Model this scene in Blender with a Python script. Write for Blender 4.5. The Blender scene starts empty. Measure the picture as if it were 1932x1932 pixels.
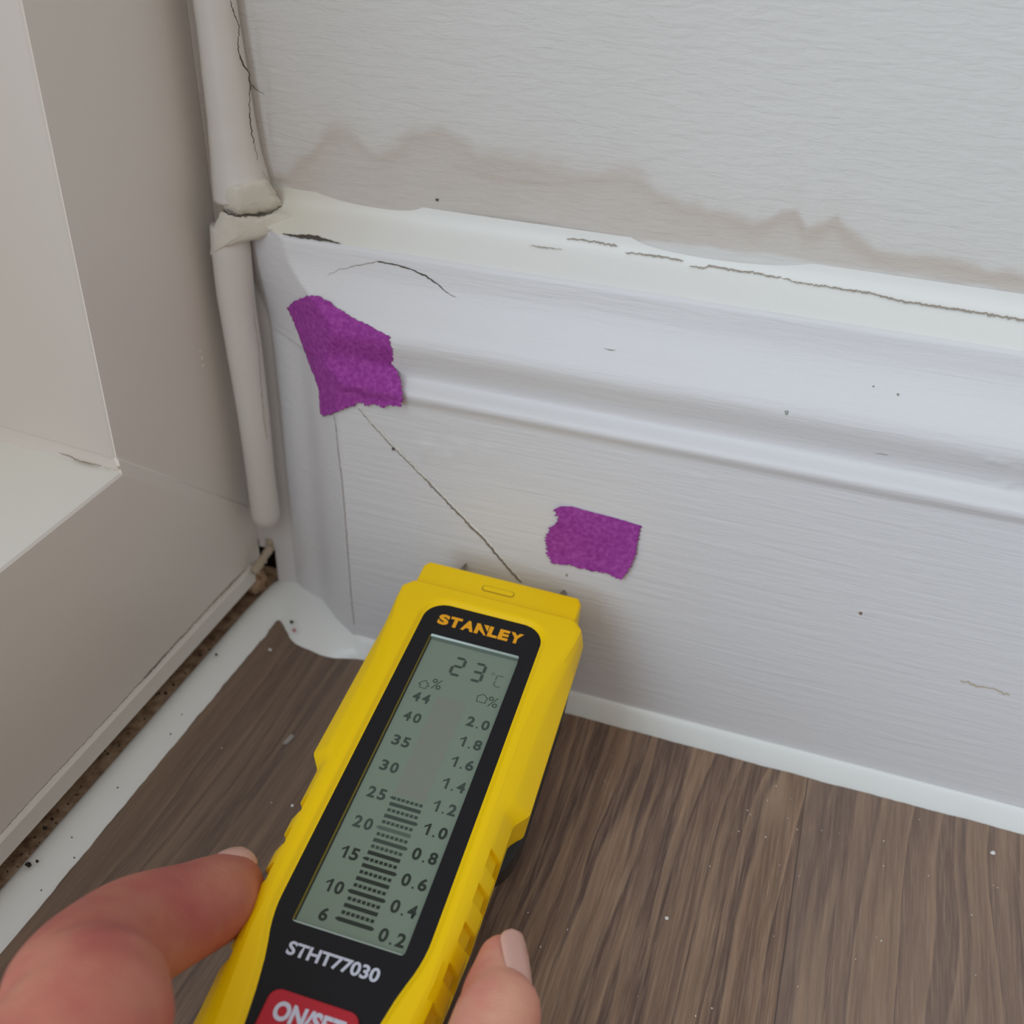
import bpy, bmesh, math, random
import numpy as np
from mathutils import Matrix, Vector
random.seed(7); rng = np.random.default_rng(7)
C = bpy.context.scene.collection
# ------------------------------------------------------------------ camera
F = 1980.2386
CAM = np.array([0.0, -0.23, 0.229])
# columns: world X, Y, Z seen in camera axes (right, down, forward)
RW = np.array([[0.9464129810062126, 0.3212630585513316, 0.03305323876986366],
               [0.20571420000485643, -0.5207715342866966, -0.8285400877405038],
               [-0.24896613685257643, 0.7909406148927516, -0.5589533132684523]])
cam = bpy.data.cameras.new('camera'); camo = bpy.data.objects.new('camera', cam); C.objects.link(camo)
right, down, fwd = RW[0], RW[1], RW[2]
m = Matrix(((right[0], -down[0], -fwd[0], CAM[0]), (right[1], -down[1], -fwd[1], CAM[1]),
            (right[2], -down[2], -fwd[2], CAM[2]), (0, 0, 0, 1)))
camo.matrix_world = m
cam.sensor_width = 36; cam.lens = 36 * F / 1932
cam.clip_start = 0.01; cam.clip_end = 50
cam.dof.use_dof = True; cam.dof.focus_distance = 0.245; cam.dof.aperture_fstop = 16
bpy.context.scene.camera = camo
# ------------------------------------------------------------------ world, light, exposure
sc = bpy.context.scene
sc.view_settings.view_transform = 'Standard'; sc.view_settings.look = 'None'
sc.view_settings.gamma = 1; sc.view_settings.exposure = 0.22
world = bpy.data.worlds.new('world'); sc.world = world; world.use_nodes = True
bg = world.node_tree.nodes['Background']
bg.inputs[0].default_value = (1.0, 0.93, 0.86, 1); bg.inputs[1].default_value = 0.43
def area(name, loc, target, sx, sy, power, col):
    l = bpy.data.lights.new(name, 'AREA'); l.shape = 'RECTANGLE'; l.size = sx; l.size_y = sy
    l.energy = power; l.color = col
    o = bpy.data.objects.new(name, l); C.objects.link(o); o.location = loc
    o.rotation_euler = (Vector(target) - Vector(loc)).to_track_quat('-Z', 'Y').to_euler()
    return o
# daylight through the glazed door on the left
area('door_daylight', (-0.212, -0.80, 0.52), (1.0, -0.80, 0.52), 1.05, 0.84, 9.0, (0.66, 0.83, 1.0))
# window high in the room behind the camera
area('window_daylight', (0.5, -1.6, 1.9), (0.0, 0.0, 0.1), 1.2, 1.0, 3.0, (0.86, 0.93, 1.0))

# ------------------------------------------------------------------ helpers
def lin(*c):
    r = []
    for v in c:
        v /= 255.0
        r.append(v / 12.92 if v <= .04045 else ((v + .055) / 1.055) ** 2.4)
    return (r[0], r[1], r[2], 1)
def ray(p):
    return RW.T @ np.array([(p[0] - 966) / F, (p[1] - 966) / F, 1.0])
def on_plane(p, o, n):
    r = ray(p); o = np.asarray(o, float); n = np.asarray(n, float)
    return CAM + r * ((o - CAM) @ n) / (r @ n)
def at_x(p, x): return on_plane(p, (x, 0, 0), (1, 0, 0))
def at_y(p, y): return on_plane(p, (0, y, 0), (0, 1, 0))
def at_z(p, z): return on_plane(p, (0, 0, z), (0, 0, 1))

class Mat:
    def __init__(s, name, col=(.8, .8, .8, 1), rough=.5, spec=.5, metal=0.0):
        s.m = bpy.data.materials.new(name); s.m.use_nodes = True
        s.t = s.m.node_tree; s.b = s.t.nodes['Principled BSDF']
        s.set('Base Color', col); s.set('Roughness', rough); s.set('Specular IOR Level', spec); s.set('Metallic', metal)
        s.geo = None
    def set(s, k, v): s.b.inputs[k].default_value = v
    def n(s, typ, **kw):
        nd = s.t.nodes.new(typ)
        for k, v in kw.items():
            if hasattr(nd, k): setattr(nd, k, v)
        return nd
    def l(s, a, b): s.t.links.new(a, b)
    def coords(s, scale=(1, 1, 1), rot=(0, 0, 0), obj=False):
        mp = s.n('ShaderNodeMapping'); mp.inputs['Scale'].default_value = scale; mp.inputs['Rotation'].default_value = rot
        if obj: s.l(s.n('ShaderNodeTexCoord').outputs['Object'], mp.inputs[0])
        else: s.l(s.n('ShaderNodeNewGeometry').outputs['Position'], mp.inputs[0])
        return mp.outputs[0]
    def noise(s, vec, scale=1, detail=4, rough=.5, dist=0):
        t = s.n('ShaderNodeTexNoise'); s.l(vec, t.inputs['Vector'])
        t.inputs['Scale'].default_value = scale; t.inputs['Detail'].default_value = detail
        t.inputs['Roughness'].default_value = rough; t.inputs['Distortion'].default_value = dist
        return t.outputs[0]
    def ramp(s, fac, stops):
        r = s.n('ShaderNodeValToRGB'); e = r.color_ramp.elements
        while len(e) < len(stops): e.new(.5)
        for i, (p, c) in enumerate(stops):
            e[i].position = p; e[i].color = c if len(c) == 4 else (*c, 1)
        s.l(fac, r.inputs[0]); return r.outputs[0]
    def math(s, op, a, b=None, c=None):
        nd = s.n('ShaderNodeMath'); nd.operation = op
        for i, v in enumerate((a, b, c)):
            if v is None: continue
            if isinstance(v, (int, float)): nd.inputs[i].default_value = v
            else: s.l(v, nd.inputs[i])
        return nd.outputs[0]
    def mix(s, fac, a, b, mode='MIX'):
        nd = s.n('ShaderNodeMix'); nd.data_type = 'RGBA'; nd.blend_type = mode
        for i, v in ((0, fac), (6, a), (7, b)):
            if isinstance(v, (int, float)): nd.inputs[i].default_value = v
            elif isinstance(v, tuple): nd.inputs[i].default_value = v
            else: s.l(v, nd.inputs[i])
        return nd.outputs[2]
    def attr(s, name):
        a = s.n('ShaderNodeAttribute'); a.attribute_name = name; return a.outputs['Fac']
    def color(s, out): s.l(out, s.b.inputs['Base Color'])
    def bump(s, h, strength=.3, dist=.0005):
        b = s.n('ShaderNodeBump'); b.inputs['Strength'].default_value = strength; b.inputs['Distance'].default_value = dist
        s.l(h, b.inputs['Height'])
        old = s.b.inputs['Normal'].links
        if old: s.l(old[0].from_socket, b.inputs['Normal'])
        s.l(b.outputs[0], s.b.inputs['Normal'])

def mesh(name, verts, faces, mat, parent=None, smooth=True, attrs=None):
    me = bpy.data.meshes.new(name); me.from_pydata([tuple(map(float, v)) for v in verts], [], faces)
    if attrs:
        for k, v in attrs.items():
            a = me.attributes.new(k, 'FLOAT', 'POINT'); a.data.foreach_set('value', np.asarray(v, dtype=np.float32))
    bm = bmesh.new(); bm.from_mesh(me); bmesh.ops.recalc_face_normals(bm, faces=bm.faces)
    bm.to_mesh(me); bm.free()
    if smooth:
        me.polygons.foreach_set('use_smooth', [True] * len(me.polygons))
    me.materials.append(mat.m)
    o = bpy.data.objects.new(name, me); C.objects.link(o)
    if parent: o.parent = parent
    return o
def grid_faces(nu, nv, closed_v=False):
    f = []
    for i in range(nu - 1):
        for j in range(nv - 1 + (1 if closed_v else 0)):
            j2 = (j + 1) % nv
            f.append((i * nv + j, i * nv + j2, (i + 1) * nv + j2, (i + 1) * nv + j))
    return f
def grid(name, P, mat, parent=None, smooth=True, attrs=None, flip=False):
    nu, nv = P.shape[:2]
    f = grid_faces(nu, nv)
    if flip: f = [tuple(reversed(q)) for q in f]
    me = bpy.data.meshes.new(name); me.from_pydata(P.reshape(-1, 3).tolist(), [], f)
    if attrs:
        for k, v in attrs.items():
            a = me.attributes.new(k, 'FLOAT', 'POINT'); a.data.foreach_set('value', np.asarray(v, dtype=np.float32).ravel())
    if smooth: me.polygons.foreach_set('use_smooth', [True] * len(me.polygons))
    me.materials.append(mat.m)
    o = bpy.data.objects.new(name, me); C.objects.link(o)
    if parent: o.parent = parent
    return o
def struct(o, label=None):
    o['kind'] = 'structure'
    if label: o['label'] = label
    return o
def tag(o, label, cat, group=None, kind=None):
    o['label'] = label; o['category'] = cat
    if group: o['group'] = group
    if kind: o['kind'] = kind
    return o
def smooth_angle(o, deg=35):
    me = o.data; a = math.radians(deg)
    bm = bmesh.new(); bm.from_mesh(me)
    for e in bm.edges:
        e.smooth = not (len(e.link_faces) == 2 and e.calc_face_angle(0) > a)
    for f in bm.faces: f.smooth = True
    bm.to_mesh(me); bm.free()
    return o
def interp(x, xs, ys): return np.interp(x, xs, ys)
def fnoise(x, seed, octs=((1, 1.0),)):
    r = np.random.default_rng(seed); out = np.zeros_like(np.asarray(x, float))
    for fr, am in octs:
        ks = r.uniform(.6, 1.6, 5) * fr; ph = r.uniform(0, 6.28, 5)
        for k, p in zip(ks, ph): out = out + am * np.sin(k * x + p) / 2.5
    return out

# ------------------------------------------------------------------ materials
def paint(name, col, rough, stroke, bumpd, warm=None):
    M = Mat(name, col, rough, .45)
    v = M.coords(stroke)
    n1 = M.noise(v, 1, 5, .6, .3)
    M.bump(n1, .6, bumpd)
    v2 = M.coords((1, 1, 1)); n2 = M.noise(v2, 900, 3, .6)
    M.bump(n2, .25, bumpd * .35)
    big = M.noise(v2, 28, 3, .5)
    M.color(M.mix(M.math('MULTIPLY', big, .3), col, tuple(c * .88 for c in col[:3]) + (1,)))
    return M
WHITE = (0.735, 0.73, 0.74, 1)
M_wall = Mat('wall_paint', (0.77, 0.765, 0.745, 1), .62, .35)
v = M_wall.coords((130, 130, 620), (0, .06, 0))
M_wall.bump(M_wall.noise(v, 1, 6, .62, .6), .6, .00058)
v2 = M_wall.coords((1, 1, 1)); M_wall.bump(M_wall.noise(v2, 700, 3, .6), .3, .00022)
M_wall.bump(M_wall.noise(v2, 160, 2, .5), .4, .0006)
st = M_wall.attr('stain_shade')
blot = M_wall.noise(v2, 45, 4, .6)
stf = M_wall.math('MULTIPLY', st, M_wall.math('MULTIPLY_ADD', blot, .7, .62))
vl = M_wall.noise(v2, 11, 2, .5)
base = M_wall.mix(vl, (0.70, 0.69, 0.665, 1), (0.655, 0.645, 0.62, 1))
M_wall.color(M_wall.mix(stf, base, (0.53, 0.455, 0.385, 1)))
M_skirt = paint('skirting_paint', WHITE, .42, (38, 300, 520), .00045)
M_chamfer = paint('sealed_edge_paint', (0.80, 0.80, 0.77, 1), .45, (40, 500, 300), .00014)
cx_sep = M_chamfer.n('ShaderNodeSeparateXYZ'); M_chamfer.l(M_chamfer.n('ShaderNodeNewGeometry').outputs['Position'], cx_sep.inputs[0])
cf_ = M_chamfer.math('MULTIPLY_ADD', M_chamfer.math('ADD', cx_sep.outputs[0], M_chamfer.math('MULTIPLY', M_chamfer.noise(M_chamfer.coords((1, 1, 1)), 80, 3, .6), .02)), -30, -2.9)
M_chamfer.color(M_chamfer.ramp(cf_, [(0, (.80, .80, .77)), (1, (.73, .70, .61))]))
M_upvc = Mat('frame_plastic', (0.78, 0.745, 0.70, 1), .38, .4)
v = M_upvc.coords((1, 1, 1)); M_upvc.bump(M_upvc.noise(v, 500, 3, .6), .15, .00012)
M_upvc_lit = Mat('lit_ledge_plastic', (0.86, 0.86, 0.80, 1), .45, .4)  # frame plastic lightened: brightness of the upward face put into the colour
v = M_upvc_lit.coords((1, 1, 1)); M_upvc_lit.bump(M_upvc_lit.noise(v, 160, 4, .6), .3, .0004)
M_strip = Mat('strip_plastic', (0.80, 0.775, 0.73, 1), .45, .4)
M_cream = Mat('old_cream_filler', (0.72, 0.685, 0.595, 1), .6, .35)
v = M_cream.coords((1, 1, 1)); M_cream.bump(M_cream.noise(v, 260, 5, .65), .5, .0006)
M_bead = Mat('corner_bead_sealant', (0.70, 0.665, 0.62, 1), .42, .4)
v = M_bead.coords((1, 1, 1)); M_bead.bump(M_bead.noise(v, 160, 4, .55), .3, .0004)
M_sil = Mat('white_silicone', (0.84, 0.86, 0.84, 1), .28, .5)
M_sil.set('Subsurface Weight', .25); M_sil.set('Subsurface Radius', (.004, .004, .004)); M_sil.set('Subsurface Scale', .5)
v = M_sil.coords((1, 1, 1)); M_sil.bump(M_sil.noise(v, 90, 3, .5), .3, .0008)
M_crack = Mat('crack_dark', (0.10, 0.085, 0.07, 1), .9, .1)
M_cracklite = Mat('crack_soft', (0.34, 0.30, 0.25, 1), .9, .1)
M_lip = Mat('paint_lip', (0.88, 0.85, 0.80, 1), .5, .4)
M_void_shade = Mat('void_shade', (0.015, 0.012, 0.010, 1), .9, .05)
M_dirt = Mat('grimy_timber', lin(120, 100, 82), .8, .2)
v = M_dirt.coords((1, 1, 1)); nz = M_dirt.noise(v, 220, 5, .65)
M_dirt.color(M_dirt.ramp(nz, [(.3, lin(96, 72, 54)), (.5, lin(168, 140, 114)), (.7, lin(196, 172, 146))])); M_dirt.bump(nz, .5, .0008)
M_speck = Mat('black_dirt', (0.03, 0.022, 0.018, 1), .8, .2)
M_flake = Mat('white_flake', (0.8, 0.78, 0.74, 1), .5, .4)

# vinyl plank floor
M_floor = Mat('oak_vinyl_plank', (.2, .15, .1, 1), .42, .5)
pos = M_floor.n('ShaderNodeNewGeometry').outputs['Position']
sep = M_floor.n('ShaderNodeSeparateXYZ'); M_floor.l(pos, sep.inputs[0])
X_, Y_ = sep.outputs[0], sep.outputs[1]
isR = M_floor.math('GREATER_THAN', X_, .021)
warp = M_floor.noise(M_floor.coords((14, 5, 1)), 1, 2, .5)
warp2 = M_floor.noise(M_floor.coords((60, 22, 1)), 1, 3, .55)
def knot(kx, ky, r, amp):
    dx = M_floor.math('SUBTRACT', X_, kx); dy = M_floor.math('MULTIPLY', M_floor.math('SUBTRACT', Y_, ky), .45)
    r2 = M_floor.math('ADD', M_floor.math('MULTIPLY', dx, dx), M_floor.math('MULTIPLY', dy, dy))
    g = M_floor.math('EXPONENT', M_floor.math('DIVIDE', r2, -r * r))
    return M_floor.math('MULTIPLY', g, M_floor.math('MULTIPLY', dx, -amp)), g
k1, g1 = knot(.0135, -.0165, .0040, .80)
k2, g2 = knot(-.026, -.050, .0050, .60)
k3, g3 = knot(.066, -.075, .0130, .6)
xx = M_floor.math('ADD', X_, M_floor.math('MULTIPLY', warp, .026))
xx = M_floor.math('ADD', xx, M_floor.math('MULTIPLY', warp2, .0018))
xx = M_floor.math('ADD', xx, M_floor.math('ADD', k1, M_floor.math('ADD', k2, k3)))
xx = M_floor.math('ADD', xx, M_floor.math('MULTIPLY', isR, .37))
cmb = M_floor.n('ShaderNodeCombineXYZ'); M_floor.l(xx, cmb.inputs[0]); M_floor.l(M_floor.math('MULTIPLY', Y_, .02), cmb.inputs[1])
gr = M_floor.noise(cmb.outputs[0], 78, 2, .42)            # broad growth rings
gr2 = M_floor.noise(cmb.outputs[0], 420, 3, .6)
fib = M_floor.noise(M_floor.coords((1500, 60, 1)), 1, 4, .65)
fib2 = M_floor.noise(M_floor.coords((500, 25, 1)), 1, 4, .6)
col = M_floor.ramp(gr, [(.30, lin(92, 68, 55)), (.40, lin(128, 99, 78)), (.47, lin(156, 126, 100)), (.485, lin(86, 64, 54)), (.53, lin(122, 95, 77)), (.60, lin(154, 124, 99)), (.615, lin(92, 69, 57)), (.70, lin(146, 118, 94))])
col = M_floor.mix(M_floor.math('MULTIPLY', M_floor.ramp(gr2, [(.40, (0, 0, 0)), (.62, (1, 1, 1))]), .35), col, lin(80, 62, 53))
col = M_floor.mix(M_floor.math('MULTIPLY', M_floor.ramp(fib, [(.45, (0, 0, 0)), (.70, (1, 1, 1))]), .5), col, lin(176, 148, 124))
col = M_floor.mix(M_floor.math('MULTIPLY', M_floor.ramp(fib2, [(.45, (0, 0, 0)), (.66, (1, 1, 1))]), .35), col, lin(78, 60, 52))
col = M_floor.mix(M_floor.math('MULTIPLY', g1, .55), col, lin(160, 136, 112))
col = M_floor.mix(M_floor.math('MULTIPLY', isR, .30), col, lin(142, 122, 108))
left_shade = M_floor.math('SMOOTH_MIN', M_floor.math('MAXIMUM', M_floor.math('MULTIPLY_ADD', X_, -22, -1.6), 0), 1, .1)  # shade beside the door frame, painted into the floor colour
col = M_floor.mix(M_floor.math('MULTIPLY', left_shade, .55), col, M_floor.mix(fib2, lin(88, 73, 62), lin(104, 90, 78)))
jd = M_floor.math('ABSOLUTE', M_floor.math('SUBTRACT', X_, .0211))
joint = M_floor.math('LESS_THAN', jd, .00018)
col = M_floor.mix(M_floor.math('MULTIPLY', joint, .75), col, lin(58, 46, 40))
br_ = M_floor.n('ShaderNodeBrightContrast'); M_floor.l(col, br_.inputs[0]); br_.inputs[1].default_value = .040; br_.inputs[2].default_value = .06
M_floor.color(br_.outputs[0])
M_floor.bump(gr, .45, .0008); M_floor.bump(fib, .5, .0002)
M_floor.bump(M_floor.noise(M_floor.coords((240, 90, 1)), 1, 4, .7), .35, .0006)
M_floor.bump(M_floor.math('MULTIPLY', joint, -1), .8, .0004)

M_yel = Mat('yellow_plastic', (1.0, 0.655, 0.0, 1), .36, .25)
v = M_yel.coords((1, 1, 1), obj=True); M_yel.bump(M_yel.noise(v, 2600, 2, .5), .12, .0001)
M_slot_shade = Mat('yellow_slot_shade', (0.45, 0.27, 0.003, 1), .5, .4)  # darker yellow: shade of the cap slot recess put into the colour
M_blk = Mat('black_plastic', lin(22, 22, 26), .5, .28)
v = M_blk.coords((1, 1, 1), obj=True); M_blk.bump(M_blk.noise(v, 3500, 2, .5), .25, .0001)
M_blk2 = Mat('black_back_plastic', lin(24, 24, 26), .45, .4)
M_red = Mat('red_rubber', lin(186, 38, 52), .55, .35)
M_logo = Mat('logo_yellow', lin(246, 172, 26), .5, .3)
M_print = Mat('white_print', lin(205, 210, 225), .55, .3)
M_lcd = Mat('lcd_glass', lin(121, 137, 120), .35, .4)
M_lcd.set('Coat Weight', .6); M_lcd.set('Coat Roughness', .12)
M_seg = Mat('lcd_segment_dark', lin(46, 54, 47), .5, .3)
M_segm = Mat('lcd_segment_mid', lin(66, 78, 70), .5, .3)
M_segl = Mat('lcd_segment_faint', lin(88, 102, 92), .5, .3)
M_ghost = Mat('lcd_ghost', lin(125, 132, 118), .35, .4)
M_ghost.set('Coat Weight', .6); M_ghost.set('Coat Roughness', .12)
M_pin = Mat('steel_pin', lin(150, 145, 138), .3, .5, 1.0)
M_edge = Mat('window_edge', lin(150, 165, 155), .15, .8)
M_tape = Mat('purple_tape', lin(142, 52, 140), .75, .2)
v = M_tape.coords((1, 1, 1)); tn = M_tape.noise(v, 800, 4, .6)
M_tape.color(M_tape.ramp(tn, [(.3, lin(142, 54, 142)), (.5, lin(158, 66, 156)), (.7, lin(176, 86, 174))]))
M_tape.bump(M_tape.noise(v, 1100, 3, .6), .5, .00018)
M_tape.bump(M_tape.noise(M_tape.coords((900, 900, 90), (0, .25, 0)), 1, 2, .5), .35, .0002)
M_tape.set('Subsurface Weight', .0)
M_skin = Mat('skin', lin(205, 135, 118), .48, .4)
M_skin.set('Subsurface Weight', .35); M_skin.set('Subsurface Radius', (.008, .0032, .0018)); M_skin.set('Subsurface Scale', .6)
v = M_skin.coords((1, 1, 1)); sn = M_skin.noise(v, 55, 3, .55)
sxp = M_skin.n('ShaderNodeSeparateXYZ'); M_skin.l(M_skin.n('ShaderNodeNewGeometry').outputs['Position'], sxp.inputs[0])
sk_a = M_skin.ramp(sn, [(.30, lin(196, 128, 106)), (.5, lin(186, 108, 94)), (.70, lin(176, 88, 84))])
sk_b = M_skin.ramp(sn, [(.30, lin(226, 168, 142)), (.5, lin(218, 146, 128)), (.70, lin(206, 116, 110))])
M_skin.color(M_skin.mix(M_skin.math('MULTIPLY_ADD', sxp.outputs[0], 30, 2.1), sk_a, sk_b))
M_skin.bump(M_skin.noise(v, 1300, 4, .6), .35, .00025)
M_skin.bump(M_skin.noise(M_skin.coords((260, 700, 500)), 1, 3, .6), .3, .0004)
M_nail = Mat('nail', lin(226, 176, 162), .3, .5)
M_nail.set('Subsurface Weight', .3); M_nail.set('Subsurface Radius', (.004, .002, .001)); M_nail.set('Subsurface Scale', .4)

# ------------------------------------------------------------------ structure: wall
WY = .0192
TOPX = [(520, 330), (560, 300), (600, 262), (620, 238), (655, 238), (690, 262), (715, 280), (745, 272), (780, 244), (830, 238), (870, 258), (905, 284),
        (980, 290), (1050, 306), (1100, 318), (1150, 312), (1200, 322), (1235, 345), (1290, 374), (1350, 388), (1420, 420), (1455, 402), (1478, 386),
        (1505, 388), (1522, 428), (1550, 420), (1580, 402), (1598, 428), (1650, 462), (1700, 474), (1760, 478), (1850, 498), (1932, 512)]
BOTX = [(520, 345), (560, 362), (590, 384), (700, 399), (900, 414), (1060, 436), (1170, 452), (1350, 468), (1500, 490), (1650, 514), (1800, 535), (1932, 556)]
tp = np.array([at_y(p, WY) for p in TOPX]); bp = np.array([at_y(p, WY) for p in BOTX])
xs = np.unique(np.concatenate([np.arange(-.176, .075, .0006), np.linspace(.075, 1.6, 40)]))
zs = np.unique(np.concatenate([np.arange(.10, .20, .0005), np.linspace(.20, 2.2, 40)]))
XX, ZZ = np.meshgrid(xs, zs, indexing='ij')
zt = interp(XX, tp[:, 0], tp[:, 2]); zb = interp(XX, bp[:, 0], bp[:, 2])
jit = .0005 * fnoise(XX * 1000, 3, ((.35, 1), (.8, .4)))+ .0003 * fnoise(ZZ * 1000, 5, ((.5, 1),))
def sstep(a): a = np.clip(a, 0, 1); return a * a * (3 - 2 * a)
sw = .0045 - .0022 * sstep((XX + .04) / .03)
s_top = sstep((zt + jit - ZZ + sw * .4) / sw); s_bot = sstep((ZZ - zb + jit * .5) / .0009)
rim = np.exp(-((zt + jit - ZZ - .0025) / .0022) ** 2)
fade = sstep((XX + .175) / .03) * (1 - .35 * sstep((XX - .02) / .06))
stain_shade = s_top * s_bot * (.52 + (.12 + .22 * sstep((XX + .05) / .06)) * rim) * fade
halo = np.exp(-((ZZ - zt) / .006) ** 2) * .10
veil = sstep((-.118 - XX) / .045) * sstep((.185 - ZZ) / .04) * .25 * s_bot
stain_shade = np.clip(stain_shade + halo * (ZZ > zt) * fade + veil, 0, 1)
tide = np.exp(-((ZZ - (.1545 + .0028 * np.sin((XX + .06) * 70) - .02 * (XX + .1))) / .0007) ** 2) * sstep((XX + .10) / .01) * sstep((-.055 - XX) / .02)
stain_shade = np.clip(stain_shade + tide * .22 + .13 * sstep((-.095 - XX) / .075), 0, 1)  # last term: beige towards the corner, partly light falloff put into the colour
ylow = .0022 * np.exp(-((ZZ - .14) / .004) ** 2)
YY = WY + .0003 * fnoise(XX * 60, 11) * np.cos(ZZ * 50) - ylow * 0
P = np.stack([XX, YY, ZZ], -1)
struct(grid('wall_back', P, M_wall, attrs={'stain_shade': stain_shade}), 'white painted wall with brown damp tide staining above the skirting')
# lower wall behind the skirting ; black colour stands in for the corner hole's shade
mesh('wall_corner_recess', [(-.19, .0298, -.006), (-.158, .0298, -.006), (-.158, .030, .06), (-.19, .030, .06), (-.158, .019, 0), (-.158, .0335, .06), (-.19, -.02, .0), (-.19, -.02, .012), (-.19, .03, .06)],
     [(0, 1, 2, 3), (0, 6, 7, 8), (0, 8, 3)], M_void_shade, smooth=False)
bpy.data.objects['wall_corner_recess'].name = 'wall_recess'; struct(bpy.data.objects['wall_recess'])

# ------------------------------------------------------------------ structure: skirting board
PROF = [(0, 0), (0, .0935), (-.0002, .0945), (-.0009, .0955), (-.0012, .0967), (-.0010, .0978), (0, .0987), (.0016, .0993), (.0026, .1002), (.0027, .1020),
        (.0020, .1045), (.0011, .1070), (.0004, .1092), (.0002, .1112), (.0008, .1135), (.0022, .1158), (.0040, .1180), (.0056, .1204), (.0068, .1228),
        (.0077, .1255), (.0081, .1285), (.0084, .1314), (.0088, .1322), (.0098, .1326), (.0130, .1342), (.0160, .1358), (.0182, .1372), (.0190, .1392), (.01915, .1415)]
pz = np.array([p[1] for p in PROF]); py = np.array([p[0] for p in PROF])
zz = np.unique(np.concatenate([np.linspace(0, .09, 60), np.linspace(.09, .1415, 150)]))
def smooth_prof(z):
    z = np.asarray(z, float); k = np.array([-.0010, -.0005, 0, .0005, .0010]); w = np.array([.12, .22, .32, .22, .12])
    return sum(wi * np.interp(z + ki, pz, py) for ki, wi in zip(k, w))
XE = -.1243
def skirt_y(x, z):
    y = smooth_prof(z)
    e = (XE - x) / (1.62 + .5 * sstep((np.asarray(z) - .10) / .03))
    e = np.where(np.asarray(z) > .1325, e - (np.asarray(z) - .1325) * .3, e)
    k = .0007
    h = np.clip(.5 + .5 * (y - e) / k, 0, 1)
    out = e * (1 - h) + y * h + k * h * (1 - h) * .5
    out = out + .0022 * np.exp(-((x + .142) / .006) ** 2) * (np.asarray(z) < .10) * (x < XE)
    return np.minimum(out, np.maximum(y, .0190))
xs = np.unique(np.concatenate([np.linspace(-.168, -.118, 110), np.linspace(-.118, .09, 220), np.linspace(.09, 1.6, 40)]))
XX, ZZ = np.meshgrid(xs, zz, indexing='ij')
YY = skirt_y(XX, ZZ) + .00012 * fnoise(XX * 90, 21) * np.cos(ZZ * 90 + XX * 30)
for (bx, bz, br, ba) in [(-.098, .0815, .0022, .0005), (-.092, .080, .0016, .0004), (-.088, .083, .0025, .0003), (-.0985, .0785, .0012, .0003), (-.080, .0832, .003, .00025),
                         (.025, .060, .001, .0003), (-.022, .0885, .0008, .0003), (-.024, .0889, .0008, .0003), (.031, .0768, .0008, .0003), (.036, .073, .0009, .0003), (.0415, .1085, .0009, .0004), (.0440, .1082, .0009, .0004), (.047, .102, .001, .0004)]:
    YY -= ba * np.exp(-(((XX - bx) ** 2 + (ZZ - bz) ** 2) / br ** 2))
bmh = (XX < -.1622 + .012 * np.maximum(0, (ZZ - .008)) ) & (ZZ < .0165)
zlo = .1325
isel = zz <= zlo + 1e-9
P = np.stack([XX, YY, ZZ], -1)
board = struct(grid('baseboard_back', P[:, isel], M_skirt, flip=False), 'white painted ogee skirting board with scribed end at the corner')
bmd = bmesh.new(); bmd.from_mesh(board.data); bmd.verts.ensure_lookup_table()
kill = np.nonzero(bmh[:, isel].ravel())[0]
bmesh.ops.delete(bmd, geom=[bmd.verts[int(i)] for i in kill], context='VERTS'); bmd.to_mesh(board.data); bmd.free()
k0 = int(isel.sum()) - 1
P2 = P[:, k0:].copy()
struct(grid('trim_1', P2, M_chamfer), 'glossy white sealed top edge of the skirting board')

def on_skirt(p, lift=.00012):
    y = 0.004
    for _ in range(14):
        q = at_y(p, y); y = .5 * y + .5 * float(skirt_y(q[0], q[2]))
    q = at_y(p, y - lift); return q
def on_wall(p, lift=.0002): return at_y(p, WY - .0003 - lift)
def densify(pts, step=3.0, jag=0.0, seed=1):
    r = np.random.default_rng(seed); out = []
    for a, b in zip(pts[:-1], pts[1:]):
        a = np.array(a, float); b = np.array(b, float); n = max(1, int(np.linalg.norm(b - a) / step))
        for i in range(n): out.append(a + (b - a) * i / n)
    out.append(np.array(pts[-1], float)); out = np.array(out)
    if jag: out[1:-1] += r.normal(0, jag, out[1:-1].shape)
    return out
def crack(name, pts, w, surf, mat, parent, jag=.5, seed=1, lift=.00012, offset=(0, 0), ends=(0.1, 0.1)):
    d = densify(pts, 4.0, jag, seed) + np.array(offset)
    n = len(d); r = np.random.default_rng(seed + 50)
    wid = np.interp(np.linspace(0, 1, n), np.linspace(0, 1, len(w)), w) * r.uniform(.65, 1.3, n)
    wid[0] *= ends[0]; wid[-1] *= ends[1]
    V = []
    for i in range(n):
        t = d[min(i + 1, n - 1)] - d[max(i - 1, 0)]; t /= max(np.linalg.norm(t), 1e-6); nn = np.array([-t[1], t[0]])
        V.append(surf(d[i] + nn * wid[i] / 2, lift)); V.append(surf(d[i] - nn * wid[i] / 2, lift))
    return grid(name, np.array(V).reshape(n, 2, 3), mat, parent)
DIAG = [(675, 770), (700, 800), (730, 832), (770, 873), (800, 902), (840, 944), (880, 985), (910, 1015), (940, 1050), (965, 1080), (984, 1100)]
crack('paint_crack', DIAG, [1.2, 1.6, 2.2, 2.6, 4.2, 4.6, 4.0], on_skirt, M_cracklite, board, .8, 2)
crack('paint_crack', DIAG[4:], [.6, 1.4, 1.2, 1.8, 1.2], on_skirt, M_crack, board, .9, 3, lift=.0002)
crack('paint_ridge', DIAG, [1.5, 2.2, 2.6, 3, 2.4], on_skirt, M_lip, board, .7, 4, lift=.00016, offset=(3.0, -2.2))
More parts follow.
